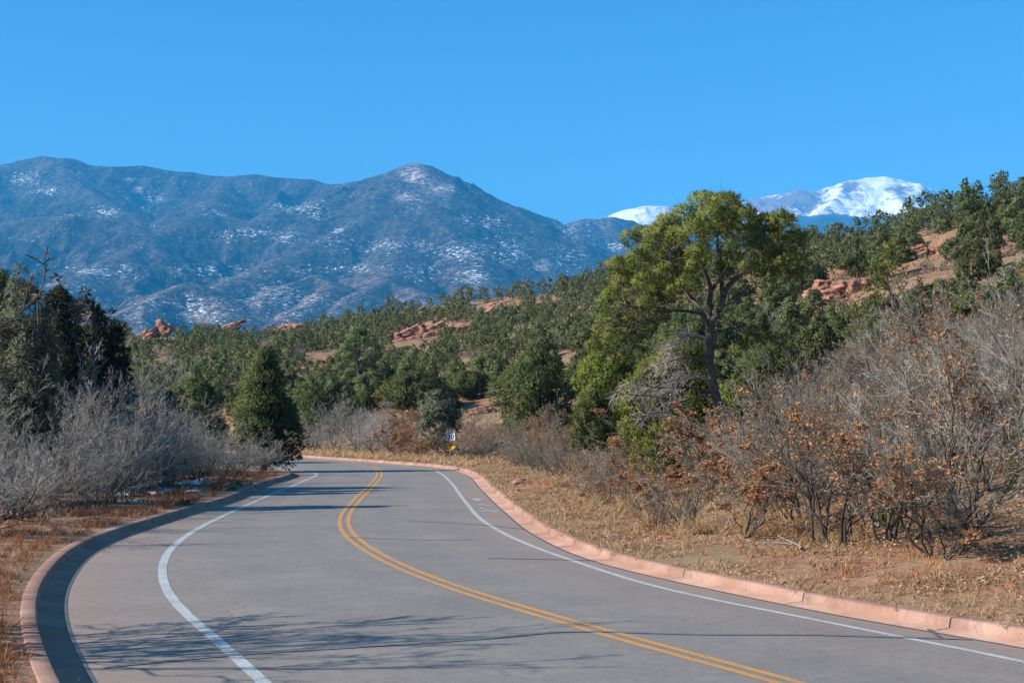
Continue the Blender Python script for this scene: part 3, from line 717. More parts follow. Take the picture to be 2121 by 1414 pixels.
# ------------------------------------------------------------------ the tall pinyon pine
def hz(x, y): return 1180 + x / 2.719, 380 + y / 2.719     # positions read off an enlarged view
def hero_pine():
    rng = np.random.default_rng(12); Z0 = 45.0
    gz = float(terrain(px(1493, 900, Z0)[0], Z0)[0]); base = np.array([px(1496, 900, Z0)[0], Z0, gz])
    def w(x, y, dz=0.0):
        a, b = hz(x, y); return px(a, b, Z0 + dz) - base
    root = link("pinyon_pine", None, None, base)
    tag(root, "tall spreading pinyon pine with gnarled forked trunk and olive green crown", "tree")
    tr = spline([np.array([0, 0, -.3]), w(850,1290), w(820,1180), w(795,1060), w(785,950), w(790,840), w(785,790)], .12, .1)
    trunk = Geo().add(*tubes(tr[None], np.linspace(.165, .125, len(tr))[None], 9))
    link("trunk", trunk.mesh("trunk", M['bark'], True), root)
    def limb(name, pts, r0, r1, mat='bark'):
        p = spline([np.asarray(q) for q in pts], .1, .12)
        o = link(name, Geo().add(*tubes(p[None], np.linspace(r0, r1, len(p))[None], 7)).mesh(name, M[mat], True), root); return p
    L = []
    L.append(limb("limb", [w(785,800), w(740,720,.2), w(690,650,.5), w(560,560,.9), w(430,480,1.2)], .10, .03))
    L.append(limb("limb", [w(790,790), w(785,690), w(795,600,-.2), w(770,520,-.5), w(700,380,-.8), w(640,260,-1)], .10, .025))
    L.append(limb("limb", [w(790,790), w(840,720), w(865,640), w(885,590,.2), w(980,500,.4), w(1080,430,.6), w(1200,330,.9)], .12, .03))
    L.append(limb("limb", [w(865,640), w(855,560,.3), w(845,430,.4), w(830,330,.6), w(860,180,.8)], .09, .02))
    L.append(limb("limb", [w(740,730), w(600,715,-.6), w(480,720,-1.0), w(380,695,-1.4), w(270,680,-1.6)], .06, .018))
    L.append(limb("limb", [w(980,500,.4), w(1100,470,-.3), w(1250,440,-1.0)], .05, .015))
    L.append(limb("limb", [w(800,600), w(880,480,-1.2), w(960,330,-1.8)], .06, .015))
    L.append(limb("limb", [w(690,650,.5), w(600,500,-1.0), w(520,330,-1.6)], .055, .015))
    dead = []
    for pts in ([w(790,880), w(700,850,-.3), w(640,850,-.6), w(590,900,-.8), w(560,960,-.9)], [w(775,1000), w(660,980,-.4), w(560,1000,-.8), w(470,1030,-1)],
                [w(810,1200), w(720,1200,-.3), w(620,1230,-.8), w(480,1200,-1.2), w(250,1180,-1.6)], [w(800,1110), w(700,1080,-.3), w(620,1075,-.6), w(590,1160,-.7)],
                [w(830,1300), w(720,1340,-.4), w(600,1300,-.9), w(480,1290,-1.2), w(380,1350,-1.4)], [w(810,1180), w(680,1150,-.4), w(520,1150,-.8), w(330,1120,-1.4)],
                [w(800,840), w(890,820,.3), w(960,780,.5), w(1030,830,.6), w(1060,880,.6)], [w(870,690), w(960,660,.3), w(1040,690,.5)]):
        dead.append(limb("dead_limb", pts, .045, .012, 'bark' if len(dead) not in (0, 3) else 'dead_wood'))
    g = Geo()                                                    # bare twigs on the dead limbs
    for p in dead[:6]:
        k = rng.integers(len(p) // 3, len(p), 70); s = p[k]
        d = nrm(rng.normal(size=(70, 3)) + np.array([-.8, 0, -.25])); l = rng.uniform(.25, .7, (70, 1))
        Q = np.stack([s, s + d * l * .5 + rng.normal(size=(70, 3)) * .03, s + d * l + np.array([0, 0, -.08])], 1)
        g.add(*tubes(Q, np.tile([.008, .005, .002], (70, 1)), 3))
        s2 = np.repeat(Q[:, 1], 3, 0); d2 = nrm(np.repeat(d, 3, 0) + .8 * rng.normal(size=(210, 3)))
        g.add(*tubes(np.stack([s2, s2 + d2 * rng.uniform(.1, .3, (210, 1))], 1), np.tile([.004, .0015], (210, 1)), 3))
    link("dead_twigs", g.mesh("dead_twigs", M['dead_wood']), root)
    cl = [(740,110,70),(880,130,85),(820,200,90),(650,190,75),(980,190,75),(560,240,75),(480,300,65),(400,290,55),(1100,250,75),(1210,240,75),(1250,330,65),(1180,340,70),(700,290,80),(1000,290,70),(580,380,70),(460,400,70),(380,430,65),(300,470,60),(290,540,65),(390,540,65),(520,510,70),(640,450,70),(730,390,65),(920,320,55),(940,420,40),(1070,390,50),(1150,440,60),(1240,450,55),(1300,440,45),(680,570,50),(600,590,45),(480,610,55),(350,620,55),(240,640,55),(200,690,45),(300,700,50),(250,770,45),(350,700,40),(720,480,50),(560,600,40),(1290,500,35),(280,900,45),(380,880,42),(200,960,45),(320,980,40),(450,800,45),(520,740,42),(250,1010,40),(400,950,36),(430,690,55),(330,790,50),(540,640,45),(450,560,50),(620,520,45),(880,500,40),(1010,480,45),(1120,520,40),(1200,500,45),(200,770,45),(165,840,45),(240,850,50),(130,920,45),(330,840,40),(1010,880,50),(1100,870,45),(950,940,45),(1180,880,40),(790,280,60),(600,300,60),(1060,320,50),(860,240,60)]
    rngc = np.random.default_rng(5); clumps = []
    for x, y, r in cl:
        e = 1 - ((x - 760) / 640) ** 2 - ((y - 420) / 480) ** 2
        dz = rngc.uniform(-1, 1) * 2.3 * math.sqrt(max(.08, e))
        rw = 1.14 * r / 2.719 / F * Z0
        clumps.append((w(x, y, dz), (rw, rw, rw * .8)))
        if e > .25:
            clumps.append((w(x + rngc.uniform(-60, 60), y + rngc.uniform(-40, 40), -dz + rngc.uniform(-.6, .6)), (rw * .9, rw * .9, rw * .7)))
    nodes = np.concatenate(L); Pb, Rb = [], []
    for c, r in clumps:                                          # each clump hangs on the nearest limb
        c = np.asarray(c); dd = np.linalg.norm(nodes - c - np.array([0, 0, -.4]), axis=1); k = dd.argmin()
        Pb.append(curve_pts(nodes[k], c, -.05, 5, rng)); Rb.append(np.linspace(.022, .007, 5))
        for j in range(5):
            e = c + rng.normal(size=3) * r[0] * .6; Pb.append(curve_pts(Pb[-1 - j][3], e, 0, 5, rng)); Rb.append(np.linspace(.009, .003, 5))
    link("boughs", Geo().add(*tubes(np.array(Pb), np.array(Rb), 4)).mesh("boughs", M['bark']), root)["kind"] = "stuff"
    P, D = clump_points(rng, clumps, 1080, .35)
    link("crown", leafy_mesh("crown", M['pinyon'], rng, P, D, 9, .15, .026, .75, .35, .1), root)
hero_pine()

# ------------------------------------------------------------------ single trees one can tell apart
def single(name, label, x, ytop, hw, Z, kind, leaf, seed, fine=1.0, cat="tree", nclump=60, trunk=None, ratio=None):
    X = (x - 1060.5) / F * Z; gz = float(terrain(X, Z)[0])
    H = CAMH + (YH - ytop) / F * Z - gz; Wd = hw / F * Z
    cr = 0.33 * Wd; nclump = int(nclump * max(1.0, H / (2.3 * Wd)))
    k = Z / 60.0 * fine
    Lb = .17 * k ** .8; Wb = .05 * k ** .8
    dens = 3.3 / (Lb * Wb)
    m = tree_meshes(seed, kind, H, Wd * .86, nclump, cr, dens, 5, Lb, Wb, leaf, trunk_r=max(.04, .017 * H))
    return place_tree(name, m, (X, Z, gz), 0, 1, label, cat=cat)
single("juniper_tree", "grey green feathery juniper at the left edge above the thicket", 42, 545, 82, 38, 'oval', 'grey_juniper', 1)
single("juniper_tree", "yellow green juniper top showing behind the grey green one at the left edge", -10, 520, 70, 45, 'round', 'yellow_juniper', 2)
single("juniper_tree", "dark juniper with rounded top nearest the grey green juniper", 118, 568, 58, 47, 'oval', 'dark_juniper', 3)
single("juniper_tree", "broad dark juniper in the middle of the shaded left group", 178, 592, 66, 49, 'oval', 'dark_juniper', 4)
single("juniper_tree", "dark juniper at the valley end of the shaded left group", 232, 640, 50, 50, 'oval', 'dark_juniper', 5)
single("juniper_tree", "round bright green juniper in the hollow beyond the left thicket", 398, 764, 62, 82, 'round', 'juniper', 6)
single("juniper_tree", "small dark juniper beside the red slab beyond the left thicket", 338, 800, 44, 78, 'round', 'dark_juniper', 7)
single("juniper_tree", "large cone shaped juniper standing where the road disappears", 549, 726, 84, 68, 'cone', 'juniper', 8, nclump=110)
single("juniper_tree", "broad green juniper behind the road sign", 872, 765, 66, 112, 'round', 'juniper', 9)
single("juniper_tree", "grey green upright juniper directly behind the speed sign", 906, 806, 50, 86, 'oval', 'grey_juniper', 10)
single("juniper_tree", "big round deep green juniper left of the tall pine", 1112, 718, 84, 78, 'round', 'juniper', 11, nclump=90)
single("juniper_tree", "low yellow green juniper under the left boughs of the tall pine", 1258, 690, 72, 55, 'round', 'yellow_juniper', 12)
single("juniper_tree", "dark bushy juniper behind the left boughs of the tall pine", 1272, 700, 48, 64, 'oval', 'juniper', 13)
single("juniper_tree", "dark green juniper right of the tall pine trunk", 1605, 690, 86, 52, 'round', 'juniper', 14, nclump=80)
single("pinyon_sapling", "yellow green young pinyon beside the tall pine trunk", 1528, 762, 46, 47.5, 'round', 'yellow_juniper', 15)
single("pinyon_sapling", "yellow green young pinyon behind the tall pine trunk", 1405, 668, 84, 50, 'round', 'yellow_juniper', 19)
single("juniper_tree", "yellow green juniper among the dead lower limbs of the tall pine", 1335, 742, 58, 50, 'round', 'yellow_juniper', 41)
single("juniper_tree", "low green juniper left of the dead lower limbs of the tall pine", 1228, 800, 50, 52, 'round', 'juniper', 42)
single("pinyon_sapling", "bushy green pinyon low on the right of the tall pine trunk", 1560, 765, 58, 49, 'round', 'yellow_juniper', 43)
single("pinyon_sapling", "bushy yellow green young pine among the bare shrubs below the tall pine", 1368, 872, 62, 36, 'open', 'yellow_juniper', 16, cat="sapling")
single("pine_seedling", "tiny green pine seedling by the pale stone on the bank", 1838, 1022, 24, 24.5, 'oval', 'yellow_juniper', 17, .8, cat="sapling", nclump=24)
single("pinyon_sapling", "green young pine cut off by the right edge of the view", 2126, 868, 40, 26, 'open', 'yellow_juniper', 18, cat="sapling", nclump=40)
single("juniper_tree", "green juniper beyond the grey shrub mound on the outside of the bend", 655, 800, 42, 118, 'round', 'juniper', 20)
single("juniper_tree", "green juniper between the ponderosa and the juniper behind the sign", 812, 795, 40, 120, 'oval', 'yellow_juniper', 21)
single("juniper_tree", "slender dark juniper right of the juniper behind the sign", 970, 770, 46, 116, 'round', 'juniper', 22)

def ponderosa(x, ytop, hw, Z, seed, label):
    rng = np.random.default_rng(seed)
    X = (x - 1060.5) / F * Z; gz = float(terrain(X, Z)[0]); H = CAMH + (YH - ytop) / F * Z - gz; Wd = hw / F * Z
    r = tag(link("ponderosa_pine", None, None, (X, Z, gz)), label, "tree")
    tp = curve_pts((0, 0, -.3), (0.1, 0, H), 0, 10, rng, .004)
    g = Geo().add(*tubes(tp[None], np.linspace(.20, .03, 10)[None], 8))
    cl, P, R = [], [], []
    for i in range(46):
        t = rng.uniform(.18, .97); a = rng.uniform(0, 2 * math.pi); rad = Wd * (1 - t) ** .65 * rng.uniform(.5, 1.05)
        c = np.array([math.cos(a) * rad, math.sin(a) * rad, H * t + .12 * rad]); cl.append((c, (.55, .55, .28)))
        P.append(curve_pts((0.1 * t, 0, H * t - .1), c, -.08, 5, rng)); R.append(np.linspace(.05, .015, 5))
    g.add(*tubes(np.array(P), np.array(R), 4))
    link("trunk", g.mesh("trunk", M['bark'], True), r)
    Pp, D = clump_points(rng, cl, 330, .3)
    link("crown", leafy_mesh("crown", M['hill_tree'], rng, Pp, D, 7, .30, .055, .8, .3, .1), r)
ponderosa(742, 680, 82, 130, 31, "tall ponderosa pine with visible dark trunk behind the grey shrub mound")
ponderosa(1010, 742, 46, 150, 32, "smaller ponderosa pine on the slope above the speed sign")

def twisted_tree():
    Z0 = 58.0; rng = np.random.default_rng(8)
    X = px(1848, 0, Z0)[0]; gz = float(terrain(X, Z0)[0]); base = np.array([X, Z0, gz])
    w = lambda x, y, dz=0.0: px(x, y, Z0 + dz) - base
    r = tag(link("twisted_tree", None, None, base), "dark crooked tree with sparse olive foliage on the right hillside", "tree")
    def limb(name, pts, a, b):
        p = spline([np.asarray(q) for q in pts], .1, .1); link(name, Geo().add(*tubes(p[None], np.linspace(a, b, len(p))[None], 6)).mesh(name, M['bark'], True), r); return p
    L = [limb("trunk", [np.array([0, 0, -.3]), w(1846,740), w(1850,700), w(1858,672)], .16, .12),
         limb("limb", [w(1856,680), w(1880,650), w(1902,628), w(1910,600), w(1900,575)], .10, .03),
         limb("limb", [w(1858,672), w(1850,630), w(1842,600,.4), w(1830,560,.8)], .09, .025),
         limb("limb", [w(1852,700), w(1885,690,-.3), w(1896,665,-.5), w(1925,668,-.6)], .06, .02),
         limb("limb", [w(1847,720), w(1815,700,.3), w(1790,672,.5), w(1770,660,.6)], .06, .02)]
    nod = np.concatenate(L); P, R = [], []
    for i in range(160):
        s = nod[rng.integers(len(nod) // 4, len(nod))]; e = s + nrm(rng.normal(size=3) + np.array([0, 0, .4])) * rng.uniform(.3, .9)
        P.append(curve_pts(s, e, 0, 4, rng, .06)); R.append(np.linspace(.02, .004, 4))
    link("twigs", Geo().add(*tubes(np.array(P), np.array(R), 3)).mesh("twigs", M['bark']), r)
    cl = [(w(a, b, rng.uniform(-.8, .8)), (q / F * Z0,) * 3) for a, b, q in [(1835,545,26),(1850,520,24),(1815,570,24),(1860,560,20),(1800,610,22),(1780,650,24),(1825,600,18),(1868,590,14),(1770,680,18),(1930,640,14)]]
    Pp, D = clump_points(rng, cl, 320, .3)
    link("crown", leafy_mesh("crown", M['pinyon'], rng, Pp, D, 5, .18, .05, .7, .3, .2), r)
twisted_tree()

# ------------------------------------------------------------------ bare shrubs
grey_v = [shrub_meshes(100 + i, 1.0 * 2.4, 1.5, 9, 0, 'silver_twig') for i in range(5)]
brown_v = [shrub_meshes(200 + i, 2.4, 1.7, 8, [1500, 500, 2200, 150, 1100][i], 'brown_twig' if i % 2 else 'twig') for i in range(5)]
rust_v = [shrub_meshes(300 + i, 2.4, 1.9, 8, 4200, 'brown_twig', leafsize=.10) for i in range(2)]
oak_v = [shrub_meshes(400 + i, 4.0, 2.3, 6, [900, 1500, 300][i], 'twig', fine=7) for i in range(3)]
def mesh_top(me):
    z = np.empty(len(me.vertices) * 3, np.float32); me.vertices.foreach_get("co", z); return float(np.percentile(z[2::3], 93))
BH = {id(v): mesh_top(v[0][1]) for vs_ in (grey_v, brown_v, rust_v, oak_v) for v in vs_}
def put_shrub(name, v, X, Y, H, label, group, rz, wide=1.0):
    gz = float(terrain(X, Y)[0]); s = H / BH[id(v)]
    r = link(name, None, None, (X, Y, gz)); r.rotation_euler = (0, 0, rz); r.scale = (s * wide, s * wide, s)
    tag(r, label, "shrub", group)
    link("branches", v[0][0], r); link("twigs", v[0][1], r)
    if v[1]: link("dead_leaves", v[1], r)
    return r
rnd = random.Random(77)
CON_L = ([-200, 0, 130, 200, 300, 420, 540, 575], [780, 805, 748, 775, 812, 850, 875, 925])
CON_R = ([900, 960, 1050, 1150, 1230, 1330, 1430, 1500, 1600, 1700, 1850, 1950, 2121, 2400], [885, 862, 848, 850, 895, 950, 895, 842, 788, 730, 705, 648, 622, 600])
def by_y(P, y):
    k = int(np.abs(P[:, 1] - y).argmin()); return k
def shrub_row(J, sgn, ys, ds, contour, chooser, name, labelf, group, factor, hmax=4.4, backmin=-999):
    n = 0
    for j, d in enumerate(ds):
        for i, y in enumerate(ys):
            k = by_y(J, y + rnd.uniform(-.9, .9)); o = offset(J, sgn * (d + KW_TOP + rnd.uniform(-.6, .6)))[k]
            X, Y = float(o[0]) + rnd.uniform(-.5, .5), float(o[1]) + rnd.uniform(-.7, .7)
            xx = 1060.5 + X / Y * F
            if not (-130 < xx < 2260) or (j >= 5 and xx < backmin): continue
            gz = float(terrain(X, Y)[0])
            top = np.interp(xx, *contour) + rnd.uniform(-6, 22)
            H = (CAMH + (YH - top) / F * Y - gz) * factor[j] * rnd.uniform(.7, 1.12)
            H = min(max(H, .9), hmax)
            v, nm = chooser(j, xx)
            put_shrub(nm, v, X, Y, H, labelf(j, i, nm), group, rnd.uniform(0, 6.28), min(1.5, max(1.0, 2.6 / H))); n += 1
    return n
place = lambda j: ("the front row", "the second row", "the third row", "the fourth row", "the fifth row", "the sixth row", "the seventh row")[j]
shrub_row(JL, -1, np.arange(27, 66, 1.9), [2.0, 3.4, 5.2, 7.4], CON_L, lambda j, x: (rnd.choice(grey_v), "bare_shrub"), "bare_shrub",
    lambda j, i, nm: f"bare grey shrub in {place(j)} behind the shaded kerb, {ordinal(i + 1)} from camera", "bare shrubs behind the shaded kerb", [.62, .8, 1.0, 1.0])
def pick_r(j, x):
    q = rnd.random()
    if x > 1720 and j >= 2: return (rnd.choice(oak_v), "bare_oak")
    if 1330 < x < 1560 and j <= 1 and q < .55: return (rust_v[0] if q < .3 else rust_v[1], "leafy_oak_shrub")
    if 940 < x < 1060 and j < 2 and q < .5: return (rust_v[0], "leafy_oak_shrub")
    return (rnd.choice(brown_v), "oak_shrub")
shrub_row(JR, 1, np.arange(19.5, 70, 2.2), [2.3, 3.9, 6.0, 8.6, 11.8, 15.5], CON_R, pick_r, "oak_shrub",
    lambda j, i, nm: f"{'bare' if nm == 'bare_oak' else 'rusty leaved' if nm == 'leafy_oak_shrub' else 'grey brown'} oak shrub in {place(j)} behind sunny kerb, {ordinal(i + 1)} from camera", "oak shrubs behind the sunny kerb", [.6, .9, 1.0, 1.0, 1.0, 1.0], 4.8, 1600)
CON_M = ([560, 600, 650, 700, 780, 810, 840, 880, 935, 965, 1200], [900, 872, 850, 834, 832, 860, 878, 895, 900, 858, 846])
shrub_row(JR, 1, np.arange(68, 112, 2.4), [2.4, 4.8, 7.5, 10.5], CON_M, lambda j, x: (brown_v[rnd.randrange(5)], "oak_shrub") if x > 945 else (rust_v[0], "leafy_oak_shrub") if 810 < x < 870 or (x < 610 and j == 0) else (rnd.choice(grey_v), "bare_shrub"), "bare_shrub",
    lambda j, i, nm: f"{'rusty leaved' if nm == 'leafy_oak_shrub' else 'grey brown' if nm == 'oak_shrub' else 'bare grey'} shrub in {place(j)} outside the far bend, {ordinal(i + 1)} going left", "shrubs outside the far bend", [.7, .9, 1.0, 1.0], 4.0)

# bare tree at the left of the view whose twigs reach in and whose shadow falls across the road
def bare_tree():
    br, _ = shrub_meshes(556, 4.6, 3.6, 7, 0, 'bark', fine=5, thick=2.1, stem='bark')
    X, Y = -7.7, 14.3; gz = float(terrain(X, Y)[0])
    r = tag(link("bare_tree", None, None, (X, Y, gz)), "bare branched tree whose twigs reach in at the left edge of the view", "tree")
    link("branches", br[0], r); link("twigs", br[1], r); r.scale = (1.0, 1.0, .8)
bare_tree()

# ------------------------------------------------------------------ hillside trees
hv_ = []
for i, (kd, H, Wd) in enumerate([('round', 4.4, 2.0), ('round', 3.6, 1.9), ('oval', 4.8, 1.7), ('oval', 5.2, 2.0), ('cone', 5.0, 1.9), ('open', 5.0, 2.0), ('round', 4.0, 2.3), ('open', 4.4, 2.2)]):
    hv_.append((tree_meshes(600 + i, kd, H, Wd, 36, .62, 130, 4, .34, .15, 'hill_tree' if i % 3 else 'juniper', trunk_r=.11), H))
low_ = []
for i, (kd, H, Wd) in enumerate([('round', 4.2, 2.0), ('oval', 4.8, 1.8), ('cone', 4.8, 1.9), ('open', 4.6, 2.0)]):
    rng = np.random.default_rng(700 + i); cl = envelope(rng, kd, H, Wd, 20, .75)
    P, D = clump_points(rng, cl, 24, .3); low_.append(leafy(rng, P, D, 3, .50, .24, .6, .35, centre=np.array([0, 0, H * .42])))
rngh = np.random.default_rng(42)
cand = []
tries = 0
pts = np.zeros((0, 2))
while tries < 70000:
    tries += 1
    Y = math.sqrt(rngh.uniform(62 ** 2, 372 ** 2)); x = rngh.uniform(-160, 2380); X = (x - 1060.5) / F * Y
    if x < 1180 and Y < 112: continue
    if x < 1480 and Y < 84: continue
    if Y < (66 if x < 1760 else 60): continue
    cover = vnoise(np.array([X / 17.0]), np.array([Y / 17.0]), 4)[0]
    sp = (2.0 if Y < 130 else 2.3) + 3.6 * (cover > .56) * rngh.uniform(.4, 1.4)
    if len(pts) and ((pts - (X, Y)) ** 2).sum(1).min() < sp * sp: continue
    pts = np.vstack([pts, (X, Y)]); cand.append((X, Y))
cand = np.array(cand); cz = terrain(cand[:, 0], cand[:, 1])
top = YH - (cz + 4 - CAMH) / cand[:, 1] * F
# what nearer ground and trees leave in view: march the rows from near to far
xs = 1060.5 + cand[:, 0] / cand[:, 1] * F
gyp = YH - (cz - CAMH) / cand[:, 1] * F
ok_ = np.ones(len(cand), bool)
for cx_, cy_, hw_, hh_ in [(850,700,80,62),(935,680,52,42),(1035,640,62,36),(318,696,52,48),(485,672,30,34),(600,676,48,42),(335,766,34,48),(540,734,27,36),(668,752,56,48),(1745,600,84,64),(1925,516,44,40),(2060,504,30,40),(1955,606,48,44),(1180,658,44,44),
    (640,738,60,34),(1690,645,60,36),(1940,552,60,30),(1120,690,56,30),(1050,706,46,26),(1010,842,50,40),(1860,590,40,30),(770,740,40,26),(420,742,36,26),(980,760,40,24),(1560,640,40,30),(2090,580,40,34),(1240,720,30,50)]:
    ok_ &= ~((np.abs(xs - cx_) < hw_ * (.55 + .4 * vnoise(cand[:, 0] / 3, cand[:, 1] / 3, 8))) & (gyp > cy_ - 8) & (gyp < cy_ + hh_ * .8))
cand, cz, top, xs = cand[ok_], cz[ok_], top[ok_], xs[ok_]
order = np.argsort(cand[:, 1]); hor = np.full(260, 2000.0); vis = np.zeros(len(cand), bool)
for k in order:
    w = 1.6 / cand[k, 1] * F; i0, i1 = int((xs[k] - w) / 10), int((xs[k] + w) / 10) + 1
    i0, i1 = max(0, i0), min(260, i1)
    if i1 <= i0: continue
    if (hor[i0:i1] - top[k]).max() > 0.10 * 4 / cand[k, 1] * F: vis[k] = True
    hor[i0:i1] = np.minimum(hor[i0:i1], top[k] + 0.12 * 4 / cand[k, 1] * F)
fg = np.interp(xs, [0, 250, 280, 600, 1000, 1180, 1300, 1640, 1700, 2300], [560, 640, 830, 850, 850, 830, 830, 830, 740, 650])
vis &= top < fg
score = np.where(vis, 1, 0) * 4 / cand[:, 1]
best = set(np.argsort(-score)[:290].tolist())
def zone(x, y):
    if x > 1680: return ("high on the right hillside below the skyline" if y < 520 else "on the right hillside behind the bare oaks")
    if x > 1150: return "on the slope behind the tall pine"
    if x > 760: return "on the long slope around the red slabs" if y < 720 else "at the foot of the long slope"
    return "on the far left slope below the blue mountains" if y < 740 else "in the hollow left of the long slope"
shape = ["round", "low round", "oval", "tall oval", "conical", "open crowned", "wide round", "open"]
far = Geo(); far_n = []
for k in range(len(cand)):
    X, Y = cand[k]; z = cz[k] - .1
    sc = rngh.uniform(.42, .9) * (.72 if Y < 120 else .86 if Y < 160 else 1)
    if k in best:
        i = rngh.integers(len(hv_)); m, H = hv_[i]
        place_tree("hillside_tree", m, (X, Y, z), rngh.uniform(0, 6.28), (sc * rngh.uniform(.9, 1.15), sc * rngh.uniform(.9, 1.15), sc),
                   f"{shape[i]} evergreen {zone(xs[k], top[k])}", "evergreens on the hillside")
    elif vis[k] or (cand[k, 1] < 140 and top[k] < fg[k]) or ((xs[k] < 250 or xs[k] > 2140) and rngh.random() < .7):
        V, f, vn = low_[rngh.integers(len(low_))]; a = rngh.uniform(0, 6.28)
        Rm = np.array([[math.cos(a), -math.sin(a), 0], [math.sin(a), math.cos(a), 0], [0, 0, 1]])
        far.add(V @ Rm.T * sc + np.array([X, Y, z]), f); far_n.append(vn @ Rm.T)
tag(link("distant_trees", far.mesh("distant_trees", M['hill_tree'], normals=np.concatenate(far_n))), "mass of small evergreens filling the far hillside", "trees", kind="stuff")

# low scrub covering the soil of the hillside
def scrub():
    rng = np.random.default_rng(91); n = 9000
    Y = np.sqrt(rng.uniform(58 ** 2, 340 ** 2, n)); Y[:3000] = rng.uniform(58, 150, 3000); x = rng.uniform(230, 2200, n); X = (x - 1060.5) / F * Y
    dr, dl = road_d(X, Y); keep = (np.maximum(dr, dl) > 6) & ((Y > 100) | (x > 1150)) & (vnoise(X / 6, Y / 6, 12) > .3); X, Y = X[keep], Y[keep]
    P = np.column_stack([X, Y, terrain(X, Y)]); m = len(P); k = 9
    B = np.repeat(P, k, 0) + rng.normal(size=(m * k, 3)) * np.array([.28, .28, .06])
    D = nrm(rng.normal(size=(m * k, 3)) * .7 + np.array([0, 0, 1.0]))
    for nm, mt, sel, lb in (("hillside_scrub", 'scrub_green', rng.random(m) < .5, "low grey green scrub on the red hillside"), ("hillside_scrub", 'scrub_brown', None, "low brown scrub and dry grass on the red hillside")):
        q = np.repeat(sel if sel is not None else ~last, k); last = sel
        tag(link(nm, Geo().add(*blades(rng, B[q], D[q], 2, .42, .13, .4, .2, .2)).mesh(nm, M[mt])), lb, "scrub", kind="stuff")
M['scrub_green'] = foliage_mat("scrub_green", (0.07, 0.08, 0.04), (0.14, 0.15, 0.075), (0.22, 0.21, 0.12))
M['scrub_brown'] = foliage_mat("scrub_brown", (0.12, 0.075, 0.045), (0.22, 0.15, 0.09), (0.36, 0.27, 0.16))
scrub()
# grey brush between the hillside trees
hs = 0
for t in range(400):
    if hs >= 90: break
    Y = math.sqrt(rngh.uniform(70 ** 2, 300 ** 2)); x = rngh.uniform(260, 2200); X = (x - 1060.5) / F * Y
    if x < 1450 and Y < 112: continue
    v = grey_v[rngh.integers(5)] if rngh.random() < .7 else brown_v[3]
    put_shrub("hillside_brush", v, X, Y, rngh.uniform(1.0, 2.2), "grey brush " + zone(x, YH - (float(terrain(X, Y)[0]) + 1.5 - CAMH) / Y * F), "grey brush on the hillside", rngh.uniform(0, 6.28), 1.3); hs += 1

def number_alike(prefix):
    by = {}
    for o in C.objects:
        if o.parent is None and o.name.startswith(prefix) and o.get("label"): by.setdefault(o["label"], []).append(o)
    for lab, obs in by.items():
        obs.sort(key=lambda o: o.location.x / o.location.y)
        if len(obs) > 1:
            for i, o in enumerate(obs): o["label"] = f"{lab}, {ordinal(i + 1)} such from left"
number_alike("hillside_tree"); number_alike("hillside_brush")

# ------------------------------------------------------------------ red sandstone
def boulder(seed, sx, sy, sz, n=11, rough=.40, mat='rock'):
    rng = np.random.default_rng(seed)
    V, Fc = [], []
    u = np.linspace(-1, 1, n)
    for ax in range(3):
        for s in (-1, 1):
            a, b = np.meshgrid(u, u, indexing='ij'); p = np.zeros((n, n, 3)); p[..., ax] = s; p[..., (ax + 1) % 3] = a; p[..., (ax + 2) % 3] = b * s
            f = grid_faces(n, n) + len(V) * n * n; V.append(p.reshape(-1, 3)); Fc.append(f)
    V = np.concatenate(V); Fc = np.concatenate(Fc)
    ln = np.linalg.norm(V, axis=1, keepdims=True); V = V / ln ** 0.40
    q = V * 1.7 + seed
    d = fbm(q[:, 0] + q[:, 2] * .6, q[:, 1] - q[:, 2] * .8, 3, seed) - .5 + .5 * (np.floor(3 * vnoise(q[:, 0] * 1.1 + 5, q[:, 1] * 1.1 + q[:, 2] * .4, seed + 2)) / 3 - .33)
    V = V * (1 + rough * 2.2 * d[:, None]) * np.array([sx, sy, sz]) * .5
    lay = np.floor((V[:, 2] / sz + .5) * 4.5).astype(int); off = rng.uniform(.82, 1.08, 12)[np.clip(lay, 0, 11)]
    V[:, :2] *= off[:, None]; V += rng.normal(size=V.shape) * .012 * np.array([sx, sy, sz]) * 0
    return Geo().add(V, Fc).mesh("slab", M[mat])
def ray_ground(x, y, z0):
    Zs = np.arange(z0, 420, .5); X = (x - 1060.5) / F * Zs
    hit = CAMH + (YH - y) / F * Zs < terrain(X, Zs)
    return float(Zs[hit.argmax()]) if hit.any() else 330.0
def outcrop(name, label, items, seed, cat="rock"):
    Z0 = ray_ground(items[0][0], items[0][1] + items[0][4] * .5, 60); dZ = Z0 - items[0][2]; c = px(items[0][0], items[0][1], Z0)
    r = tag(link(name, None, None, c), label, cat, "red sandstone outcrops" if name == "rock_outcrop" else None)
    for i, (x, y, Z, wpx, hpx, tilt) in enumerate(items):
        Z += dZ
        rr_ = random.Random(seed * 31 + i); k = 1 + (wpx > 28) + (wpx > 45) + (wpx > 80)
        for j in range(k):
            f_ = (j + .5) / k - .5; sw = wpx / k * rr_.uniform(1.1, 1.6); sh_ = hpx * rr_.uniform(.45, 1.0)
            xx, yy = x + f_ * wpx, y - f_ * wpx * math.tan(math.radians(tilt)) + rr_.uniform(-.12, .2) * hpx
            w, h = sw / F * Z, sh_ / F * Z
            o = link("slab", boulder(seed * 7 + i * 5 + j, w, w * rr_.uniform(.6, .9), h), r, px(xx, yy, Z + rr_.uniform(-.6, .6)) - c)
            o.rotation_euler = (rr_.uniform(-.1, .3), -math.radians(tilt + 5 + rr_.uniform(-9, 9)), rr_.uniform(-.5, .5))
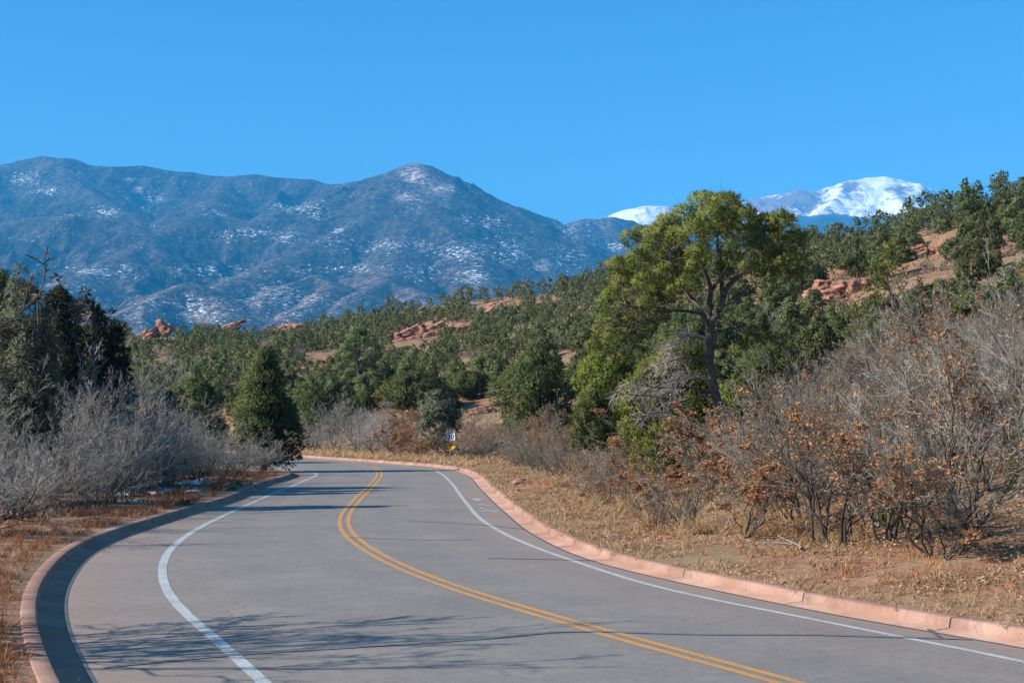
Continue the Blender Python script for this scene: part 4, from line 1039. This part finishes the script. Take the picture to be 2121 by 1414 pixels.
outcrop("rock_outcrop", "stack of long tilted red slabs in the middle of the hillside", [(850,690,200,120,26,14),(800,700,199,60,26,14),(880,684,201,80,22,14),(835,712,198,70,24,16),(880,706,199,46,26,18),(800,722,198,50,26,8),(862,728,198,26,30,0),(840,742,197,60,22,0),(905,700,200,40,34,12)], 900)
outcrop("rock_outcrop", "long thin red ledge right of the tilted slab stack", [(935,682,206,90,16,16),(905,692,205,50,20,14),(965,672,208,50,10,16)], 920)
outcrop("rock_outcrop", "red ledge climbing to the ridge above the slab stack", [(1030,636,238,34,18,6),(1012,652,236,60,16,26),(1060,640,240,30,10,2),(1085,645,240,18,14,0)], 930)
outcrop("rock_outcrop", "jagged red crag on the skyline at the far left slope", [(318,692,300,60,34,28),(335,686,302,40,24,20),(285,712,298,60,22,24),(300,704,300,30,40,30)], 940)
outcrop("rock_outcrop", "thin red fin pointing right on the left skyline", [(485,671,318,44,9,14),(478,678,318,30,10,14)], 950)
outcrop("rock_outcrop", "red crag with snow under it left of the slope", [(600,678,300,56,15,10),(572,690,298,34,14,8),(625,690,298,38,18,12)], 960)
outcrop("rock_outcrop", "pale red slab near the hollow left of the cone juniper", [(330,770,150,50,24,24),(345,762,151,36,12,12)], 970)
outcrop("rock_outcrop", "small pale rock left of the cone juniper top", [(532,735,230,34,14,10),(550,733,231,20,12,0)], 980)
outcrop("rock_outcrop", "broken red boulders left of the ponderosa", [(680,757,175,34,24,10),(660,772,174,50,18,16),(690,740,178,26,16,0),(640,765,178,40,20,8)], 985)
outcrop("rock_outcrop", "crumbling red cliff above the bare oaks on the right hillside", [(1745,592,108,110,36,4),(1700,606,106,60,34,8),(1790,600,107,60,40,-4),(1740,622,104,120,26,0),(1690,640,102,60,20,6),(1780,632,104,50,22,0)], 1000)
outcrop("rock_outcrop", "orange ledge high on the right hillside", [(1930,520,125,60,18,10),(1905,512,126,30,14,0)], 1010)
outcrop("rock_outcrop", "tan ledge near the right end of the hillside", [(2060,506,118,36,16,10)], 1015)
outcrop("rock_outcrop", "low red shelf above the shrubs on the right hillside", [(1960,618,88,60,14,2),(1950,604,89,50,10,4)], 1020)
outcrop("rock_outcrop", "grey pink rocks scattered on the slope left of the tall pine", [(1165,660,225,24,14,20),(1190,650,228,30,16,30),(1215,668,220,16,26,0),(1150,690,215,24,12,0)], 1030)
outcrop("rock_outcrop", "dark red ledge behind the shrubs beside the big round juniper", [(1010,846,104,50,18,0),(990,850,104,30,16,0)], 1040)

def ground_rock(name, label, x, y, wpx, hpx, mat, seed, d=0.0, tilt=0):
    # walk the ray until it meets the ground
    for Z in np.arange(12, 110, .1):
        p = px(x, y, Z)
        if p[2] < float(terrain(p[0], Z)[0]): break
    w, h = wpx / F * Z, hpx / F * Z
    o = link(name, boulder(seed, w, w * .8, h, 6, .2, mat), None, p + np.array([0, 0, h * .18])); o.rotation_euler = (0, math.radians(-tilt), seed)
    tag(o, label, "rock")
ground_rock("stone", "pale rounded stone half buried in the leafy bank", 1822, 1096, 26, 22, 'pale_rock', 3)
ground_rock("stone", "flat red rock on the grassy strip near the bicycle marking", 1075, 1002, 40, 13, 'rock', 5, tilt=14)
ground_rock("stone", "small red rock below the flat red rock near the bicycle marking", 1065, 1018, 20, 9, 'rock', 6)
ground_rock("stone", "small red stone on the verge of the far bend", 697, 940, 14, 8, 'rock', 8)
ground_rock("stone", "dark stone behind the kerb near the break", 1003, 985, 9, 8, 'rock', 11)

# snow patches left under the shaded thicket
def snow_patches():
    rng = np.random.default_rng(3); g = Geo()
    for k in range(9):
        y = rng.uniform(38, 60); j = by_y(JL, y); o = offset(JL, -(KW_TOP + rng.uniform(.9, 4.5)))[j]
        rx_, ry_ = rng.uniform(.2, .7), rng.uniform(.4, 1.1); n = 14
        an = np.arange(n) / n * 2 * math.pi; rad = 1 + .3 * rng.normal(size=n)
        xs_ = np.concatenate([[o[0]], o[0] + np.cos(an) * rad * rx_ * .6, o[0] + np.cos(an) * rad * rx_]); ys_ = np.concatenate([[o[1]], o[1] + np.sin(an) * rad * ry_ * .6, o[1] + np.sin(an) * rad * ry_])
        zs = terrain(xs_, ys_) + np.concatenate([[.07], np.full(n, .05), np.full(n, -.03)])
        i = np.arange(n); i2 = (i + 1) % n
        b = g.n
        g.add(np.column_stack([xs_, ys_, zs]), np.stack([np.zeros(n, int), 1 + i, 1 + i2], 1))
        g.f.append(np.stack([1 + i, 1 + n + i, 1 + n + i2, 1 + i2], 1) + b)
    tag(link("snow", g.mesh("snow", M['snow'], True)), "thin melting snow under the shaded shrubs", "snow", kind="stuff")
snow_patches()

# ------------------------------------------------------------------ grass and leaf litter
def scatter(J, sgn, n, y0, y1, d0, d1, rng, power=1.0):
    i0, i1 = by_y(J, y0), by_y(J, y1); k = rng.integers(i0, i1, n)
    w = 1.0 / J[i0:i1, 1]; k = i0 + rng.choice(i1 - i0, n, True, w / w.sum())
    d = d0 + (d1 - d0) * rng.uniform(0, 1, n) ** power
    t = nrm(np.gradient(J[:, :2], axis=0))[k]
    P = J[k, :2] + sgn * (d + KW_TOP)[:, None] * np.stack([t[:, 1], -t[:, 0]], 1) + rng.normal(size=(n, 2)) * .1
    return P, d
def grass(name, label, J, sgn, n, y0, y1, d0, d1, per, L, mat, seed, power=1.0, patch=.42):
    rng = np.random.default_rng(seed)
    P, d = scatter(J, sgn, n, y0, y1, d0, d1, rng, power)
    keep = vnoise(P[:, 0] * .9, P[:, 1] * .9, seed) > patch * rng.uniform(.5, 1.3, n); P = P[keep]
    z = terrain(P[:, 0], P[:, 1]); P3 = np.column_stack([P, z - .02]); m = len(P3)
    sz = rng.uniform(.4, 1.2, m)
    B = np.repeat(P3, per, 0) + rng.normal(size=(m * per, 3)) * np.array([.045, .045, 0]) * np.repeat(sz, per)[:, None]
    dr = nrm(rng.normal(size=(m * per, 3)) * np.array([.55, .55, .1]) + np.array([.1, 0, 1.0]))
    l = L * np.repeat(sz, per)[:, None] * rng.uniform(.5, 1.2, (m * per, 1)); s = nrm(np.cross(dr, rng.normal(size=dr.shape))) * .0045 * np.maximum(1, B[:, 1:2] / 22)
    mid = B + dr * l * .6; tip = B + dr * l + np.column_stack([rng.normal(size=(m * per, 2)) * .25 * l, -.12 * l])
    V = np.stack([B - s, B + s, mid + s * .7, mid - s * .7, tip], 1).reshape(-1, 3); i = np.arange(m * per)[:, None] * 5
    g = Geo().add(V, i + np.array([[0, 1, 2, 3]])); g.f.append((i + np.array([[3, 2, 4]])))
    tag(link(name, g.mesh(name, M[mat])), label, "grass", kind="stuff")
grass("dry_grass", "pale straw grass along the sunny kerb and bank", JR, 1, 2000, 14, 70, .05, 4.5, 16, .20, 'straw', 21, 1.6)
grass("dry_grass", "short straw spilling over the back of the sunny kerb", JR, 1, 900, 14, 66, -.03, .25, 9, .13, 'straw', 29, 1.0, .35)
grass("dry_grass", "pale dry grass along the outside of the far bend", JR, 1, 700, 70, 104, .1, 4.0, 12, .45, 'straw', 23, 1.0, .3)
grass("dry_grass", "tall straw tussocks on the bank below the bare shrubs", JR, 1, 240, 22, 46, .8, 3.6, 40, .55, 'straw', 25, 1.0, .5)
grass("rust_grass", "rust red grass between the shaded kerb and the thicket", JL, -1, 1500, 12, 62, .22, 2.8, 20, .26, 'red_grass', 22, 1.3, .35)
grass("rust_grass", "rust red tufts on the sunny bank", JR, 1, 500, 15, 60, .6, 6, 18, .26, 'red_grass', 27, 1.0, .5)
def litter(name, label, J, sgn, n, y0, y1, d0, d1, seed, power):
    rng = np.random.default_rng(seed); P, d = scatter(J, sgn, n, y0, y1, d0, d1, rng, power)
    keep = fbm(P[:, 0] * .7, P[:, 1] * .7, 3, seed) > rng.uniform(.36, .66, n); P = P[keep]
    z = terrain(P[:, 0], P[:, 1])
    g = Geo().add(*leaf_quads(rng, np.column_stack([P, z + rng.uniform(.005, .045, len(P))]), .062, .04, .45))
    tag(link(name, g.mesh(name, M['litter'])), label, "leaves", kind="stuff")
litter("leaf_litter", "tan fallen oak leaves covering the sunny bank", JR, 1, 110000, 14, 72, .12, 15, 31, .9)
litter("leaf_litter", "fallen leaves under the shaded thicket", JL, -1, 4000, 12, 60, .1, 6, 33, 1.0)

# fallen sticks on the bank
def stick(label, pix, r, seed):
    rng = np.random.default_rng(seed); P = []
    for x, y in pix:
        for Z in np.arange(12, 60, .05):
            p = px(x, y, Z)
            if p[2] < float(terrain(p[0], Z)[0]): break
        P.append(p + np.array([0, 0, r + .02 + .03 * rng.random()]))
    P = spline(P, .06, .06); o = P[0].copy()
    b = link("fallen_branch", Geo().add(*tubes((P - o)[None], np.linspace(r, r * .35, len(P))[None], 6)).mesh("fallen_branch", M['dead_wood'], True), None, o)
    tag(b, label, "branch")
stick("bleached fallen branch lying above the kerb among leaves", [(1660,1143),(1645,1133),(1622,1120),(1610,1116)], .022, 1)
stick("thin pale stick lying beside the bleached fallen branch", [(1640,1131),(1610,1128),(1570,1130)], .012, 2)
stick("grey twig on the leafy bank below the right thicket", [(1955,1160),(1980,1145),(2010,1130),(2030,1120)], .018, 3)
stick("short grey twig near the right end of the bank", [(1915,1125),(1930,1135),(1950,1140)], .014, 4)

# ------------------------------------------------------------------ road sign
M['sign_white'] = plain("sign_white", (0.72, 0.71, 0.72), 0.45, 0, .04); M['sign_yellow'] = plain("sign_yellow", (0.66, 0.31, 0.025), 0.45, 0, .06)
M['sign_black'] = plain("sign_black", (0.02, 0.02, 0.022), 0.5); M['post'] = plain("galvanised_post", (0.34, 0.35, 0.35), 0.45, .6)
def sign():
    Z0 = 76.0; X = px(931, 0, Z0)[0]; gz = float(terrain(X, Z0)[0])
    r = tag(link("road_sign", None, None, (X, Z0, gz)), "white 20 speed limit sign above an orange diamond warning sign", "sign")
    r.rotation_euler = (0, math.radians(2.5), math.radians(4))
    def box(cx, cyy, cz_, sx, sy, sz_):
        v = np.array([(a, b, c) for a in (-1, 1) for b in (-1, 1) for c in (-1, 1)]) * np.array([sx, sy, sz_]) / 2 + np.array([cx, cyy, cz_])
        return v, np.array([[0,1,3,2],[4,6,7,5],[0,4,5,1],[2,3,7,6],[0,2,6,4],[1,5,7,3]])
    tz = CAMH + (YH - 888) / F * Z0 - gz
    g = Geo().add(*box(0, 0, tz / 2 - .2, .05, .006, tz + .3)); g.add(*box(-.028, .02, tz / 2 - .2, .006, .045, tz + .3)); g.add(*box(.028, .02, tz / 2 - .2, .006, .045, tz + .3))
    link("post", g.mesh("post", M['post']), r)
    def rounded(w, h, rad, thick, rot=0):
        p = []
        for cx, cz_, a0 in ((w/2-rad, h/2-rad, 0), (-w/2+rad, h/2-rad, 90), (-w/2+rad, -h/2+rad, 180), (w/2-rad, -h/2+rad, 270)):
            for k in range(5):
                a = math.radians(a0 + 22.5 * k); p.append((cx + rad * math.cos(a), cz_ + rad * math.sin(a)))
        c, s = math.cos(rot), math.sin(rot); p = np.array(p) @ np.array([[c, s], [-s, c]]); n = len(p)
        V = np.concatenate([np.column_stack([p[:, 0], np.zeros(n), p[:, 1]]), np.column_stack([p[:, 0], np.full(n, thick), p[:, 1]])])
        i = np.arange(n); g = Geo().add(V, np.stack([i, (i + 1) % n, n + (i + 1) % n, n + i], 1))
        g.f.append(i[None, :]); g.f.append((n + i[::-1])[None, :]); return g
    def ring(w, h, t, rad, rot=0):
        a = rounded(w, h, rad, .002, rot).v[0][:20]; b = rounded(w - 2 * t, h - 2 * t, rad * .8, .002, rot).v[0][:20]
        i = np.arange(20); return Geo().add(np.concatenate([a, b]), np.stack([i, (i + 1) % 20, 20 + (i + 1) % 20, 20 + i], 1))
    sw, sh = .475, .60; sz_ = tz - sh / 2
    p = link("speed_panel", rounded(sw, sh, .03, .004).mesh("speed_panel", M['sign_white']), r, (0, -.012, sz_)); p["label"] = "white speed limit panel"
    link("border", ring(sw - .02, sh - .02, .012, .025).mesh("border", M['sign_black']), p, (0, -.003, 0))
    def text(s, size, z, par):
        c = bpy.data.curves.new("lettering", 'FONT'); c.body = s; c.size = size; c.align_x = 'CENTER'; c.align_y = 'CENTER'; c.extrude = .0008; c.offset = size * .018
        tmp = bpy.data.objects.new("tmp", c); me = bpy.data.meshes.new_from_object(tmp); bpy.data.objects.remove(tmp)
        me.materials.clear(); me.materials.append(M['sign_black']); o = link("lettering", me, par, (0, -.004, z)); o.rotation_euler = (math.radians(90), 0, 0)
    text("SPEED", .115, .20, p); text("LIMIT", .115, .09, p); text("20", .33, -.125, p)
    d = .42; dz = tz - sh - .315
    q = link("warning_panel", rounded(d, d, .03, .004, math.radians(45)).mesh("warning_panel", M['sign_yellow']), r, (.0, -.012, dz)); q["label"] = "orange diamond warning panel"
    link("border", ring(d - .02, d - .02, .010, .025, math.radians(45)).mesh("border", M['sign_black']), q, (0, -.003, 0))
    s = Geo().add(*box(0, -.004, -.06, .045, .002, .16)); s.add(np.array([(-.055, -.005, .07), (.055, -.005, .07), (0, -.005, .15)]), np.array([[0, 1, 2]])); s.add(*box(0, -.0045, .03, .20, .002, .04)); s.add(*box(0, -.004, .065, .03, .002, .03))
    link("symbol", s.mesh("symbol", M['sign_black']), q)
sign()

# ------------------------------------------------------------------ the air between here and the mountains
def haze():
    m = bpy.data.materials.new("haze"); m.use_nodes = True; nt = m.node_tree; nt.nodes.clear()
    out = nt.nodes.new("ShaderNodeOutputMaterial"); v = nt.nodes.new("ShaderNodeVolumePrincipled")
    v.inputs["Color"].default_value = (0.045, 0.47, 1.0, 1); v.inputs["Density"].default_value = 7.3e-5; v.inputs["Anisotropy"].default_value = 0.0
    nt.links.new(v.outputs[0], out.inputs["Volume"])
    x0, x1, y0, y1, z0, z1 = -9000.0, 9500.0, -4200.0, 17000.0, -60.0, 2480.0
    V = np.array([(x, y, z) for x in (x0, x1) for y in (y0, y1) for z in (z0, z1)])
    Fc = np.array([[0,1,3,2],[4,6,7,5],[0,4,5,1],[2,3,7,6],[0,2,6,4],[1,5,7,3]])
    tag(link("haze", Geo().add(V, Fc).mesh("haze", m)), "thin blue mountain air", "haze", kind="stuff")
haze()
